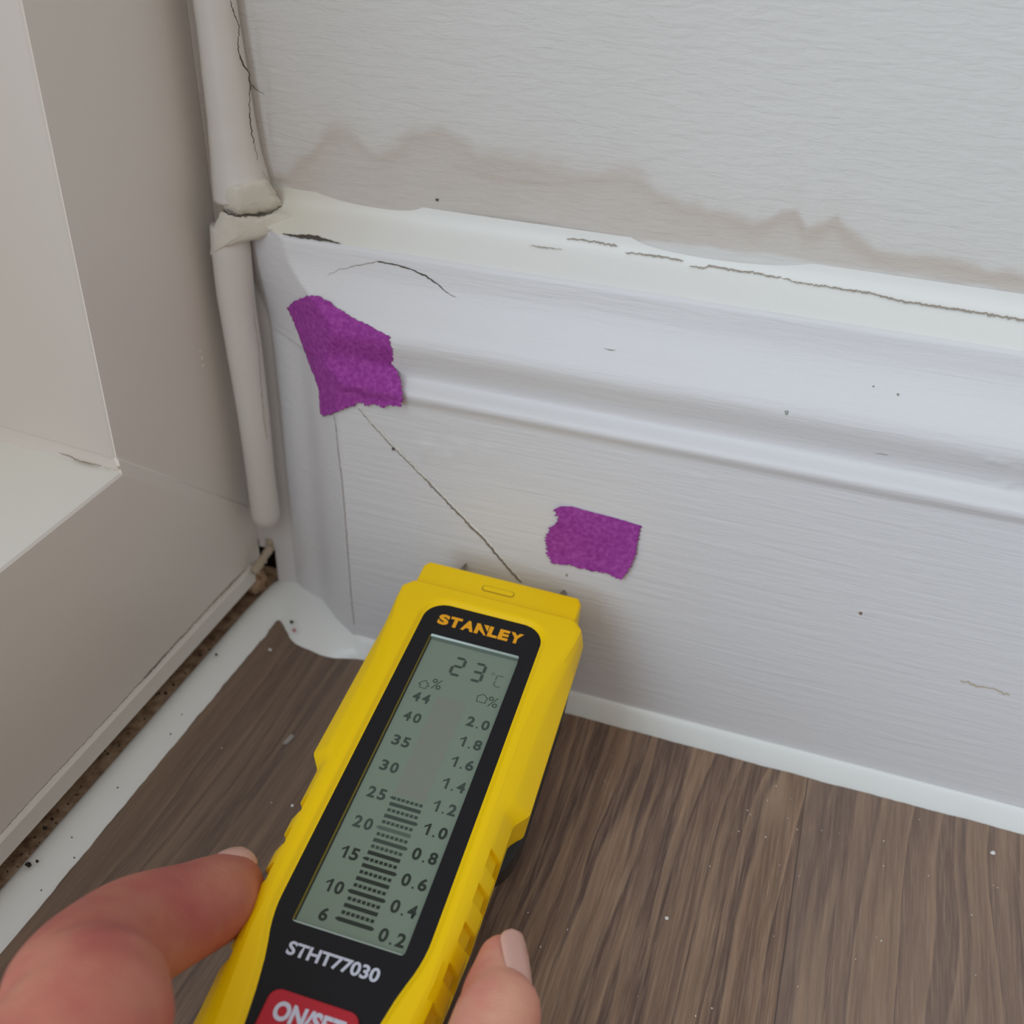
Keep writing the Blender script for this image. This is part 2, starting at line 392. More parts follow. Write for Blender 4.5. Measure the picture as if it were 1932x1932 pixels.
crack('joint_crack', [(630, 784), (634, 810), (638, 850), (644, 900), (650, 960), (656, 1040), (662, 1120), (668, 1180)], [.8, 1.2, 1.4, 2.0, 1.4, 1.0], on_skirt, M_cracklite, board, .35, 5)
crack('paint_crack', [(615, 520), (640, 508), (670, 502), (690, 498), (712, 493)], [.5, 1.0, 1.4, 1.4], on_skirt, M_cracklite, board, .7, 6)
crack('paint_crack', [(710, 493), (748, 500), (775, 508), (805, 522), (825, 536), (845, 554), (862, 562)], [2.4, 2.4, 2.2, 2.6, 1.6, .5], on_skirt, M_crack, board, .5, 7)
crack('paint_gash', [(532, 441), (560, 445), (590, 447), (615, 453), (645, 460)], [1, 5.5, 8.5, 5, 1], on_skirt, M_crack, board, .4, 8, lift=.0004)
crack('paint_crack', [(480, 442), (505, 436), (515, 432)], [.6, 1, .5], on_skirt, M_cracklite, board, .4, 9, lift=.0004)
crack('paint_scratch', [(1138, 657), (1150, 660), (1162, 661)], [1, 1.6, 1], on_skirt, M_cracklite, board, .5, 10)
crack('paint_scratch', [(1650, 855), (1664, 857), (1676, 860)], [.6, 1, .6], on_skirt, M_cracklite, board, .5, 11)
crack('paint_scuff', [(1812, 1284), (1840, 1292), (1870, 1300), (1905, 1312)], [2, 3, 2, 3], on_skirt, Mat('ochre_scuff', lin(196, 182, 160), .7, .2), board, 1.5, 12, ends=(.6, .6))
wallo = bpy.data.objects['wall_back']
def on_cham(p, lift=.0003): return on_skirt(p, lift)
CR = [(1068, 450), (1100, 453), (1165, 465), (1178, 476), (1235, 482), (1290, 492), (1300, 503), (1325, 505), (1338, 502), (1368, 507), (1420, 514), (1475, 525), (1500, 532), (1560, 541), (1640, 553), (1690, 566), (1780, 580), (1860, 592), (1932, 604), (2020, 618)]
def on_cw(p, lift=.0002):
    q = on_skirt(p, lift); w = at_y(p, WY - .0004 - lift)
    return w if w[2] > .1400 else q
for (i0, i1, ww, sd, mt) in [(0, 3, [2, 3.4, 4], 20, M_cracklite), (3, 6, [2, 3.4, 2.6], 21, M_cracklite), (6, 12, [2.4, 3, 3.2, 2.6], 22, M_cracklite), (11, 20, [2, 3, 3.4, 3.6, 4, 4], 23, M_cracklite)]:
    crack('paint_crack', CR[i0:i1], ww, on_cw, mt, wallo, .8, sd, lift=.0006)
crack('paint_crack', [(998, 463), (1020, 466), (1048, 469), (1062, 471)], [1, 1.6, 1.6, .8], on_cw, M_cracklite, wallo, .6, 25, lift=.0006)
def speck(name, px, r_px, surf, mat, parent, sd=0, el=1.0):
    r = np.random.default_rng(sd); c = surf(px, .0001)
    V = [surf(px, .0004)]; n = 9
    for i in range(n):
        a = 2 * math.pi * i / n; q = r_px * r.uniform(.6, 1.2)
        V.append(surf((px[0] + q * math.cos(a) * el, px[1] + q * math.sin(a)), .00006))
    return mesh(name, V, [(0, i + 1, (i + 1) % n + 1) for i in range(n)], mat, parent)
speck('paint_chip', (742, 847), 3.5, on_skirt, M_crack, board, 1); speck('paint_chip', (1624, 1157), 4, on_skirt, Mat('brown_chip', lin(128, 100, 82), .8), board, 2)
speck('paint_chip', (1484, 778), 5, on_skirt, Mat('grey_chip', lin(160, 165, 158), .6), board, 3); speck('paint_chip', (824, 377), 3, on_wall, M_crack, wallo, 4)
speck('paint_chip', (1694, 744), 3, on_skirt, M_cracklite, board, 5); speck('paint_chip', (1648, 729), 2, on_skirt, M_cracklite, board, 6)
speck('pin_hole', (1069, 1085), 3.2, on_skirt, M_cracklite, board, 7, .6)
# ------------------------------------------------------------------ structure: floor
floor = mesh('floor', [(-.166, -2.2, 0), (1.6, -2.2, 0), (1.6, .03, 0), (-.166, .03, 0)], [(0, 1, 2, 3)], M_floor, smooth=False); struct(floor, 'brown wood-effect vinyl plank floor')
ds = mesh('trim_2', [(-.182, -2.2, -.0008), (-.1652, -2.2, -.0008), (-.1652, .03, -.0008), (-.182, .03, -.0008), (-.182, -2.2, .03), (-.182, .03, .03)], [(0, 1, 2, 3), (0, 3, 5, 4)], M_dirt, smooth=False); struct(ds, 'grimy brown gap under the white door frame')

# ------------------------------------------------------------------ structure: plastic door frame on the left
XF = -.168
inn = at_x((230, 893), XF); IY, IZ = inn[1], inn[2]
OY, OZ = .0185, IZ - (.0185 - IY) * .89
ft = []
def fr(V, F_, mat, name, parent=None, **k): return mesh(name, V, F_, mat, parent, **k)
bx = .0028
JX = XF - .0012
# rail (lower) face with the raised welded mitre
frame = fr([(XF, IY, IZ - .0006), (XF, OY, OZ - .0004), (XF, OY, .010), (XF, -2.2, .010), (XF, -2.2, IZ - .0006),
            (XF - .0006, IY, IZ), (XF - .0006, -2.2, IZ), (-.30, -2.2, .010), (-.30, OY, .010)],
           [(0, 1, 2, 3, 4), (0, 4, 6, 5), (3, 2, 8, 7)], M_upvc, 'door_1', smooth=False)
struct(frame, 'white plastic door frame meeting the wall at the left')
g = .0042
fr([(XF, IY, IZ - .0006), (XF, OY, OZ - .0004), (XF - .0004, OY, OZ + g - .0004), (XF - .0006, IY + .0004, IZ + g * .9), (JX - .0002, IY + .0006, IZ + g), (JX - .0002, OY, OZ + g + .0004)],
   [(0, 1, 2, 3), (3, 2, 5, 4)], M_upvc, 'mitre_weld', frame, smooth=False)
fr([(JX, IY + .0006, IZ + g), (JX, OY, OZ + g + .0004), (JX, OY, 2.2), (JX, IY + .0002, 2.2)], [(0, 1, 2, 3)], M_upvc, 'jamb', frame, smooth=False)
fr([(JX - .0004, .0180, .018), (JX - .0004, .0330, .018), (JX - .0004, .0330, 2.2), (JX - .0004, .0180, 2.2), (-.150, .0330, .018), (-.150, .0330, 2.2)], [(0, 1, 2, 3), (1, 4, 5, 2)], M_upvc, 'frame_edge', frame, smooth=False)
# splayed reveal of the jamb and the sloping ledge of the rail: fitted to the rising mitre
tgt = (0, 808)
best = None
for rr in np.linspace(-.3, .6, 181):
    for dd in np.linspace(.01, .12, 111):
        q = np.array([JX - dd, IY - rr * dd, IZ + rr * dd + g * .8]) - CAM; c = RW @ q
        e = abs(966 + F * c[0] / c[2] - tgt[0]) + abs(966 + F * c[1] / c[2] - tgt[1])
        if best is None or e < best[0]: best = (e, rr, dd)
_, RRr, DD = best
DL = .075
print('reveal', best, 'inner', inn)
cy, cz = IY - RRr * DL, IZ + RRr * DL
bv = .0035
fr([(JX, IY + .0002, IZ + g), (JX, IY + .0002, 2.2), (JX - .0006, IY - .0001, 2.2), (JX - .0006, IY - .0001, IZ + g + .0002), (XF - DL, cy, cz + g), (XF - DL, cy, 2.2)],
   [(0, 1, 2, 3), (3, 2, 5, 4)], M_upvc, 'jamb_reveal', frame, smooth=False)
fr([(XF - .0006, IY, IZ), (JX - .001, IY + .0004, IZ + g), (XF - DL, cy, cz + g + .001), (XF - DL, cy - .003, cz)], [(0, 1, 2, 3)], M_upvc, 'ledge_fillet', frame, smooth=False)
fr([(XF - .0006, -2.2, IZ), (XF - .0006, IY, IZ), (XF - DL, cy - .003, cz), (XF - DL, -2.2, cz)], [(0, 1, 2, 3)], M_upvc_lit, 'ledge', frame, smooth=False)
# dabs of old filler on the ledge
def on_ledge(p, lift=.0002):
    n = np.cross([-(DL), 0, cz - IZ], [0, -1, 0]); n /= np.linalg.norm(n)
    if n[2] < 0: n = -n
    return on_plane(p, np.array([XF - .0006, 0, IZ]) + n * lift, n)
crack('filler_smear', [(60, 832), (100, 845), (140, 862), (160, 872), (185, 876), (228, 884)], [3, 5, 7, 4, 5, 9], on_ledge, M_cream, frame, 1.2, 31, ends=(.4, .8), lift=.0006)
crack('filler_crack', [(62, 838), (100, 850), (135, 862), (150, 870), (192, 879)], [1, 1.6, 2, 1.2], on_ledge, M_cracklite, frame, .8, 32, lift=.0009)
def on_face(p, lift=.0002): return at_x(p, XF + lift)
for i, (px, rp) in enumerate([((382, 676), 4), ((384, 690), 4), ((378, 664), 3)]):
    speck('paint_fleck', px, rp, lambda p, l: at_x(p, JX + l), M_lip, frame, 60 + i, .6)
crack('paint_peel', [(252, 1285), (258, 1275), (256, 1265)], [2, 2.5, 1.5], on_face, M_lip, frame, .8, 33)
crack('paint_peel', [(266, 1268), (276, 1261)], [1.5, 2], on_face, M_lip, frame, .5, 34)
crack('grime_line', [(272, 1282), (285, 1266), (300, 1250), (330, 1215), (347, 1198)], [.8, 2.2, 1.5, .8, .6], lambda p, l=0: at_x(p, XF + .0002), M_crack, frame, .5, 35)
crack('grime_line', [(478, 1062), (440, 1098), (400, 1140), (347, 1198), (200, 1358), (60, 1508), (0, 1575)], [2.5, 1.6, 1.1, 1, .8, .8, .8], lambda p, l=0: at_x((p[0], p[1]), XF + .0001), Mat('tan_grime', lin(142, 122, 98), .8, .2), frame, .6, 36)
# threshold strip
s0 = at_x((480, 1086), -.1668)
ys = s0[1]; zst = at_x((347, 1200), XF)[2]
sx = XF + .0016
strip = mesh('trim_3', [(XF - .003, ys, zst), (sx - .0004, ys, zst), (sx, ys, zst - .0005), (sx, ys, zst - .0064), (XF - .003, ys, zst - .0064),
                        (XF - .003, -2.2, zst + .0002), (sx - .0004, -2.2, zst + .0002), (sx, -2.2, zst - .0003), (sx, -2.2, zst - .0064), (XF - .003, -2.2, zst - .0064)],
             [(0, 1, 6, 5), (1, 2, 7, 6), (2, 3, 8, 7), (3, 4, 9, 8), (0, 4, 3, 2, 1), (5, 6, 7, 8, 9)], M_strip, smooth=False)
struct(strip, 'thin white plastic strip along the foot of the door frame')
print('strip z', zst, 'y', ys)

# ------------------------------------------------------------------ corner beads (sealant) as trim
def tube(name, path, radii, mat, parent=None, nseg=20, squash=None, cap=True, jitter=0, seed=0):
    path = np.array(path, float); n = len(path); r = np.random.default_rng(seed)
    V = []; up = np.array([0.0, 0, 1])
    for i in range(n):
        t = path[min(i + 1, n - 1)] - path[max(i - 1, 0)]; t /= np.linalg.norm(t)
        a = np.cross(t, up if abs(t[2]) < .9 else np.array([0, 1.0, 0])); a /= np.linalg.norm(a); b = np.cross(t, a)
        sq = (1, 1) if squash is None else squash
        for j in range(nseg):
            th = 2 * math.pi * j / nseg
            V.append(path[i] + radii[i] * (math.cos(th) * a * sq[0] + math.sin(th) * b * sq[1]) * (1 + (r.normal(0, jitter) if jitter else 0)))
    F_ = grid_faces(n, nseg, True)
    if cap:
        F_.append(tuple(range(nseg))); F_.append(tuple((n - 1) * nseg + j for j in range(nseg)))
    return mesh(name, V, F_, mat, parent)
def capsule_path(a, b, r, n=8, m_=30, wob=0, seed=0, top=True, bottom=True):
    a = np.array(a, float); b = np.array(b, float); L = np.linalg.norm(b - a); d = (b - a) / L
    s, rad = [], []
    if bottom:
        for i in range(n):
            th = math.pi / 2 * i / n; s.append(r * (1 - math.cos(th))); rad.append(max(r * math.sin(th), r * .04))
    s += list(np.linspace(r if bottom else 0, L - (r if top else 0), m_)); rad += [r] * m_
    if top:
        for i in range(n - 1, -1, -1):
            th = math.pi / 2 * i / n; s.append(L - r * (1 - math.cos(th))); rad.append(max(r * math.sin(th), r * .04))
    s = np.array(s); rad = np.array(rad) * (1 + wob * fnoise(s * 1000, seed, ((.12, 1), (.5, .4))))
    return [a + d * q for q in s], rad
def bead_path(pxs, yc, ws, n=60, seed=0, taper=True):
    """px centre line on the plane y=yc, widths in px"""
    P = np.array([at_y(p, yc) for p in pxs]); t = np.linspace(0, 1, len(P)); q = np.linspace(0, 1, n)
    C_ = np.stack([np.interp(q, t, P[:, i]) for i in range(3)], -1)
    for _ in range(8): C_[1:-1] = .25 * C_[:-2] + .5 * C_[1:-1] + .25 * C_[2:]
    r = np.interp(q, t, ws) / 2 / 6.15 / 1000
    return C_, r * (1 + .012 * fnoise(q * 30, seed, ((.3, 1), (.9, .4))))
cp, cr_ = bead_path([(501, 968), (492, 900), (479, 785), (461, 660), (445, 560), (436, 470), (432, 425)], .0112, [56, 55, 57, 62, 66, 66, 62], seed=4)
r0 = cr_[0]; d0 = cp[0] - cp[1]; d0 /= np.linalg.norm(d0)
th = np.radians(np.linspace(88, 6, 9))
cp = np.concatenate([[cp[0] + d0 * r0 * 1.15 * math.sin(a) for a in th], cp]); cr_ = np.concatenate([[r0 * math.cos(a) for a in th], cr_])
bead_low = tube('trim_4', cp, cr_, M_bead, nseg=32); struct(bead_low, 'rounded white sealant bead in the corner beside the skirting')
up_ = bead_path([(460, 372), (445, 290), (433, 200), (418, 90), (405, 0)], .0150, [100, 82, 74, 68, 64], seed=9)
cp, cr_ = up_
e = cp[-1] + (cp[-1] - cp[-12]) / np.linalg.norm(cp[-1] - cp[-12]) * 2.0
cp = np.concatenate([cp, [e]]); cr_ = np.concatenate([cr_, [cr_[-1]]])
bead_up = tube('trim_5', cp, cr_, M_bead, nseg=32); struct(bead_up, 'white sealant bead running up the wall corner')
# cream filler lump where the beads meet the skirting top
def blob(name, pxs, mat, yfun, h, parent=None, n=26, seed=0, bulge=1.0):
    """domed patch with an irregular outline given in picture points on a plane y=yfun"""
    pts = densify(pxs + [pxs[0]], 6, 1.0, seed)[:-1]; c = pts.mean(0); k = len(pts); V = []
    R_ = 7
    for i in range(R_ + 1):
        f = 1 - i / R_
        for p in pts:
            q = c + (p - c) * f; lift = h * (1 - f ** 3) ** .5 if f < 1 else -.0012
            w = at_y(q, yfun(q) - lift); V.append(w)
    F_ = grid_faces(R_ + 1, k, True)
    return mesh(name, V, F_, mat, parent)
lump = blob('cream_filler', [(424, 352), (455, 344), (485, 336), (503, 338), (518, 358), (533, 384), (516, 397), (482, 405), (448, 405), (422, 394), (417, 372)], M_cream,
            lambda q: .0078 + .0095 * min(1, max(0, (q[0] - 450) / 85)), .0012, bead_up, seed=3)
lump2 = blob('cream_filler', [(416, 400), (450, 407), (490, 409), (528, 399), (556, 404), (560, 424), (530, 440), (488, 452), (445, 462), (412, 474), (397, 482), (398, 452), (405, 424)], M_cream,
             lambda q: .0066 + .0085 * min(1, max(0, (q[0] - 440) / 100)), .0012, bead_low, seed=5)
crack('filler_crack', [(420, 394), (432, 404), (450, 408), (466, 404), (480, 406), (505, 404), (533, 388)], [2, 3, 3.4, 5, 3, 2.4, 2.4], lambda p, l=0: at_y(p, .0036 + .0085 * min(1, max(0, (p[0] - 440) / 95))), M_crack, bead_up, .8, 41)
crack('wall_crack', [(434, 0), (442, 28), (451, 50), (449, 75), (450, 100), (460, 122), (470, 138), (472, 160), (471, 190), (472, 230), (475, 252), (482, 282), (488, 304)], [2, 2.4, 1.8, 1.6, 2.6, 3.0, 2, 1.6, 2.4, 2.2, 1.5, 1], lambda p, l=0: at_y(p, .0118), M_crack, wallo, .9, 42)
crack('wall_crack', [(472, 158), (482, 167), (498, 178)], [2, 1.2, .6], on_wall, M_crack, wallo, .7, 43)
crack('wall_crack', [(494, 322), (508, 342), (521, 362), (534, 386)], [1, 2, 2.4, 2], lambda p, l=0: at_y(p, .0135), M_cracklite, wallo, .5, 44)
crack('joint_crack', [(476, 545), (480, 600), (488, 650), (492, 720), (498, 790), (504, 830)], [.8, 1.6, 1.6, 1.6, 1], lambda p, l=0: at_y(p, .0095), M_cracklite, bead_low, .4, 45)

# ------------------------------------------------------------------ silicone on the floor
def ribbon_bead(name, inner, outer, hz, label, peak=.0042, closed=False):
    """inner/outer: matched lists of (x,y); hz: height where it meets the inner side"""
    n = len(inner); K = 12; V = []
    for i in range(n):
        a = np.array(inner[i]); b = np.array(outer[i]); hi = hz[i]
        for k in range(K + 1):
            t = k / K; p = a + (b - a) * t
            z = (hi * (1 - t) ** 1.1) * .9 + peak * math.sin(math.pi * t) ** .6 * (.75) * (.4 + .6 * (1 - t))
            if k == K: z = -.0002
            V.append((p[0], p[1], z))
    o = grid(name, np.array(V).reshape(n, K + 1, 3), M_sil); struct(o, label); return o
rs = np.random.default_rng(12)
inner, outer, hz = [], [], []
def chain(pts, n):
    pts = np.array(pts, float); s = np.concatenate([[0], np.cumsum(np.linalg.norm(np.diff(pts, axis=0), axis=1))])
    q = np.linspace(0, s[-1], n); out = np.stack([np.interp(q, s, pts[:, i]) for i in range(pts.shape[1])], -1)
    for _ in range(3): out[1:-1] = .25 * out[:-2] + .5 * out[1:-1] + .25 * out[2:]
    return out
def W(px): return tuple(at_z(px, 0)[:2])
# left strip, corner, back strip (matched stations)
st_in = [(-.1664, -.60), (-.1664, -.115), (-.1664, -.02), (-.1662, .004), (-.1640, .0205), (-.1560, .0235), (-.1440, .0165), (-.1330, .0085), (-.1240, .0006), (-.112, .0002), (-.05, .0002), (.02, .0002), (.09, .0002), (1.6, .0002)]
st_out = [(-.1542, -.60), (-.1542, -.113), (-.1541, -.015), (-.1538, -.004), (-.1545, .0030), (-.1535, .0042), (-.1440, -.0050), (-.1310, -.0072), (-.1210, -.0042), (-.112, -.0034), (-.05, -.0037), (.02, -.0040), (.09, -.0038), (1.6, -.0038)]
st_h = [.0006, .0006, .0006, .0010, .0026, .0045, .0050, .0058, .0062, .0064, .0064, .0064, .0062, .0062]
A = []
for i in range(len(st_in) - 1):
    L = max(np.linalg.norm(np.subtract(st_in[i + 1], st_in[i])), np.linalg.norm(np.subtract(st_out[i + 1], st_out[i])))
    n = max(3, int(min(L, .25) / .0012))
    for k in range(n):
        t = k / n; A.append([*(np.array(st_in[i]) * (1 - t) + np.array(st_in[i + 1]) * t), *(np.array(st_out[i]) * (1 - t) + np.array(st_out[i + 1]) * t), st_h[i] * (1 - t) + st_h[i + 1] * t])
A.append([*st_in[-1], *st_out[-1], st_h[-1]]); A = np.array(A)
for _ in range(6): A[1:-1] = .25 * A[:-2] + .5 * A[1:-1] + .25 * A[2:]
idx = np.arange(len(A)); A[:, 3] += .00012 * fnoise(idx * 1.0, 77, ((.35, 1), (1.2, .5))) * (idx > 5)
A[:, 2] += .00012 * fnoise(idx * 1.0, 78, ((.35, 1), (1.2, .6)))
ribbon_bead('trim_6', A[:, 0:2].tolist(), A[:, 2:4].tolist(), A[:, 4].tolist(), 'bright white silicone bead sealing the floor edge', .0036)

# specks of dirt near the frame
def on_floor(z): return lambda p, l=0: at_z(p, z + l)
V, F_ = [], []
def add_spk(px, rp, z, sd, el=1.0):
    r = np.random.default_rng(sd); n = 8; b = len(V); V.append(at_z(px, z + .0004))
    for i in range(n):
        a = 2 * math.pi * i / n; q = rp * r.uniform(.6, 1.2); V.append(at_z((px[0] + q * math.cos(a) * el, px[1] + q * math.sin(a)), z))
    F_.extend([(b, b + i + 1, b + (i + 1) % n + 1) for i in range(n)])
for i, (x, y, r) in enumerate([(53, 1632, 6), (70, 1625, 3.4), (34, 1651, 4), (40, 1612, 3), (312, 1308, 4), (327, 1292, 3), (378, 1236, 4), (203, 1422, 3), (142, 1500, 2.5), (98, 1545, 4), (84, 1562, 5), (66, 1580, 3), (20, 1700, 3), (10, 1690, 3),
                               (300, 1308, 3), (350, 1270, 2.4), (395, 1225, 2.5), (408, 1235, 3), (135, 1580, 1.8), (140, 1618, 2), (222, 1486, 2), (322, 1385, 2), (343, 1348, 1.6), (78, 1680, 2), (550, 1173, 3.6)]):
    add_spk((x, y), r, .0034 if x > 34 else .001, 100 + i)
for k in range(26):
    t = k / 25; x = 395 - 380 * t; y = 1238 + 470 * t * .99
    add_spk((x - 24 + rs.uniform(-9, 9), y - 20 + rs.uniform(-9, 9)), rs.uniform(1, 2.4), .0012, 300 + k)
so = mesh('dirt_specks', V, F_, M_speck); tag(so, 'scattered black dirt specks on the grimy gap and silicone by the door frame', 'dirt', kind='stuff')
speckp = mesh('paint_spot', [at_z((555 + 4 * math.cos(a), 1189 + 4 * math.sin(a)), .0035) for a in np.linspace(0, 6.28, 9)[:-1]], [tuple(range(8))], Mat('pink_spot', lin(196, 128, 134), .6)); speckp.parent = bpy.data.objects['trim_6']
# shred of old sealant and crumb in the corner hole
crumb_v = []
def rock(name, c, r, mat, sd, sc_=(1, 1, 1), sub=2):
    bm = bmesh.new(); bmesh.ops.create_icosphere(bm, subdivisions=sub, radius=1)
    rr_ = np.random.default_rng(sd)
    for v_ in bm.verts:
        k = 1 + rr_.uniform(-.28, .28); v_.co = Vector((c[0] + v_.co.x * r * sc_[0] * k, c[1] + v_.co.y * r * sc_[1] * k, c[2] + v_.co.z * r * sc_[2] * k))
    me = bpy.data.meshes.new(name); bm.to_mesh(me); bm.free(); me.materials.append(mat.m)
    o = bpy.data.objects.new(name, me); C.objects.link(o); return o
cr = rock('filler_crumb', (-.1682, .0155, .0042), .0042, M_dirt, 3, (.9, 1, 1.1)); tag(cr, 'brown crumb of old filler in the black corner hole', 'debris')
a1 = at_x((478, 1080), -.1645); a2 = at_x((498, 1052), -.1640); a3 = at_x((512, 1030), -.1635); a4 = at_x((508, 1016), -.1640)
shp = [a1, a2, a3, a4]
sh = tube('sealant_shred', chain(shp, 16), np.array([.0011 + .0006 * abs(math.sin(i * 1.3)) for i in range(16)]), Mat('old_sealant', lin(186, 172, 152), .7, .3), nseg=8, jitter=.12, seed=3)
tag(sh, 'torn shred of old beige sealant hanging at the corner below the bead', 'sealant')
# flakes on the floor
def flake(px, w, h, z, mat, label, name='plastic_flake', ang=.3, grp=None):
    c = at_z(px, z); pts = []
    for (u, v_) in [(-w, -h), (w * .8, -h * .9), (w, h * .8), (-w * .7, h)]:
        pts.append((c[0] + u * math.cos(ang) - v_ * math.sin(ang), c[1] + u * math.sin(ang) + v_ * math.cos(ang)))
    V = [(x, y, z) for x, y in pts] + [(x, y, z + .0003) for x, y in pts]
    o = mesh(name, V, [(0, 1, 2, 3), (4, 5, 6, 7), (0, 1, 5, 4), (1, 2, 6, 5), (2, 3, 7, 6), (3, 0, 4, 7)], mat, smooth=False)
    tag(o, label, 'flake', grp); return o
M_clear = Mat('clear_film', lin(190, 184, 176), .15, .8); M_clear.set('Alpha', .45)
flake((545, 1396), .0008, .0021, .0003, M_clear, 'clear plastic sliver lying on the shaded floor left of the meter', ang=-.1)
for px, s_, lab in [((510, 1226), .0007, 'white paint crumb on the dark floor below the silicone corner'), ((552, 1520), .0006, 'white paint crumb on the floor by the meter grip'),
                    ((1258, 1733), .0006, 'white paint crumb alone on the mid floor plank right of the fingertip'), ((1873, 1609), .0008, 'white paint crumb near the silicone at the far right')]:
    c = at_z(px, s_ * .5); o = rock('paint_crumb', c, s_, M_flake, int(px[0]), (1, .8, .6), 1); tag(o, lab, 'paint crumb', 'loose paint crumbs on the floor')
V, F_ = [], []
for k in range(90):
    x = rs.uniform(.0 if k % 3 else -.15, .09); y = rs.uniform(-.14, -.006)
    c = np.array([x, y, .0]); r = rs.uniform(.00008, .00022); b = len(V)
    for i in range(5): V.append((x + r * math.cos(i * 1.257), y + r * math.sin(i * 1.257) * 1.3, .0001))
    V.append((x, y, .0001 + r)); F_ += [(b + i, b + (i + 1) % 5, b + 5) for i in range(5)]
o = mesh('dust_specks', V, F_, M_flake); tag(o, 'fine pale dust specks scattered over the wood-effect floor', 'dust', kind='stuff')

# ------------------------------------------------------------------ purple masking tape
def coons(L, R_, T, B, nu=70, nv=70):
    def rs_(p, n):
        p = np.array(p, float); s = np.concatenate([[0], np.cumsum(np.linalg.norm(np.diff(p, axis=0), axis=1))]); q = np.linspace(0, s[-1], n)
        return np.stack([np.interp(q, s, p[:, 0]), np.interp(q, s, p[:, 1])], -1)
    L, R_, T, B = rs_(L, nv), rs_(R_, nv), rs_(T, nu), rs_(B, nu)
    u = np.linspace(0, 1, nu)[:, None, None]; v_ = np.linspace(0, 1, nv)[None, :, None]
    P00, P10, P01, P11 = T[0], T[-1], B[0], B[-1]
    return (1 - u) * L[None] + u * R_[None] + (1 - v_) * T[:, None] + v_ * B[:, None] - ((1 - u) * (1 - v_) * P00 + u * (1 - v_) * P10 + (1 - u) * v_ * P01 + u * v_ * P11)
def tape(L, R_, T, B, jl, jr, jt, jb, liftf, label, seed):
    r = np.random.default_rng(seed); N = 90
    G = coons(L, R_, T, B, N, N)
    def jag(n, a):
        z = r.normal(0, a, n); z = np.convolve(z, [.3, 1, .3], 'same'); z[0] = z[-1] = 0; return z
    e = jag(N, jl); e = e * 1.6; G[0, :, 0] += e; G[1, :, 0] += e * .4
    e = jag(N, jr) * 1.3; G[-1, :, 0] += e; G[-2, :, 0] += e * .4
    e = jag(N, jt) * 1.1; G[:, 0, 1] += e; G[:, 1, 1] += e * .4
    e = jag(N, jb) * 1.1; G[:, -1, 1] += e; G[:, -2, 1] += e * .4
    P = np.zeros((N, N, 3))
    for i in range(N):
        for j in range(N):
            P[i, j] = on_skirt(G[i, j], .00035 + liftf(i / (N - 1), j / (N - 1)))
    Q = P.copy(); Q[:, :, 1] += .00014
    V = np.concatenate([P.reshape(-1, 3), Q.reshape(-1, 3)]); f = grid_faces(N, N); F_ = list(f) + [tuple(reversed([a + N * N for a in q])) for q in f]
    b = [i * N for i in range(N)] + [(N - 1) * N + j for j in range(1, N)] + [i * N + N - 1 for i in range(N - 2, -1, -1)] + [j for j in range(N - 2, 0, -1)]
    for a, c in zip(b, b[1:] + b[:1]): F_.append((a, c, c + N * N, a + N * N))
    o = mesh('masking_tape', V, F_, M_tape); tag(o, label, 'tape', 'purple tape pieces on the skirting'); return o
def l1(u, v_): return .0016 * max(0, v_ - .72) / .28 * (abs(u - .45) * .9 + .35) + .0022 * max(0, u - .8) / .2 * max(0, v_ - .45) + .0009 * math.exp(-((v_ - .30) / .12) ** 2) * max(0, .35 - u) \
    + .0011 * math.exp(-((v_ - .62) / .10) ** 2) * (.5 + u) + .0006 * math.exp(-((v_ - .06) / .08) ** 2) * (1 - u)
tape([(541, 580), (556, 612), (572, 655), (588, 700), (601, 735), (603, 760), (604, 781)], [(735, 636), (738, 655), (742, 675), (738, 684), (750, 705), (757, 725), (760, 750), (757, 768)],
     [(541, 580), (555, 568), (575, 560), (600, 558), (620, 568), (640, 584), (660, 597), (690, 612), (715, 624), (735, 636)],
     [(604, 781), (612, 785), (628, 781), (650, 772), (670, 763), (690, 763), (725, 767), (757, 768)], .35, 1.2, .8, 1.6, l1, 'larger crinkled purple tape piece near the corner, draped over the moulding', 5)
def l2(u, v_): return .0005 * math.exp(-(u / .12) ** 2) * (1 - v_) + .0014 * max(0, u - .72) / .28 * (v_) + .0007 * max(0, v_ - .8) / .2 * (1 - u) * .8
tape([(1045, 962), (1051, 974), (1050, 986), (1036, 1000), (1030, 1016), (1031, 1034), (1034, 1048), (1040, 1063)], [(1208, 992), (1204, 1012), (1202, 1030), (1196, 1055), (1184, 1078), (1172, 1095)],
     [(1045, 962), (1057, 956), (1078, 956), (1110, 965), (1160, 978), (1208, 992)], [(1040, 1063), (1060, 1066), (1080, 1067), (1092, 1073), (1120, 1077), (1150, 1084), (1160, 1090), (1172, 1095)],
     1.6, 1.2, .15, .7, l2, 'smaller rectangular purple tape piece above the meter pin', 9)

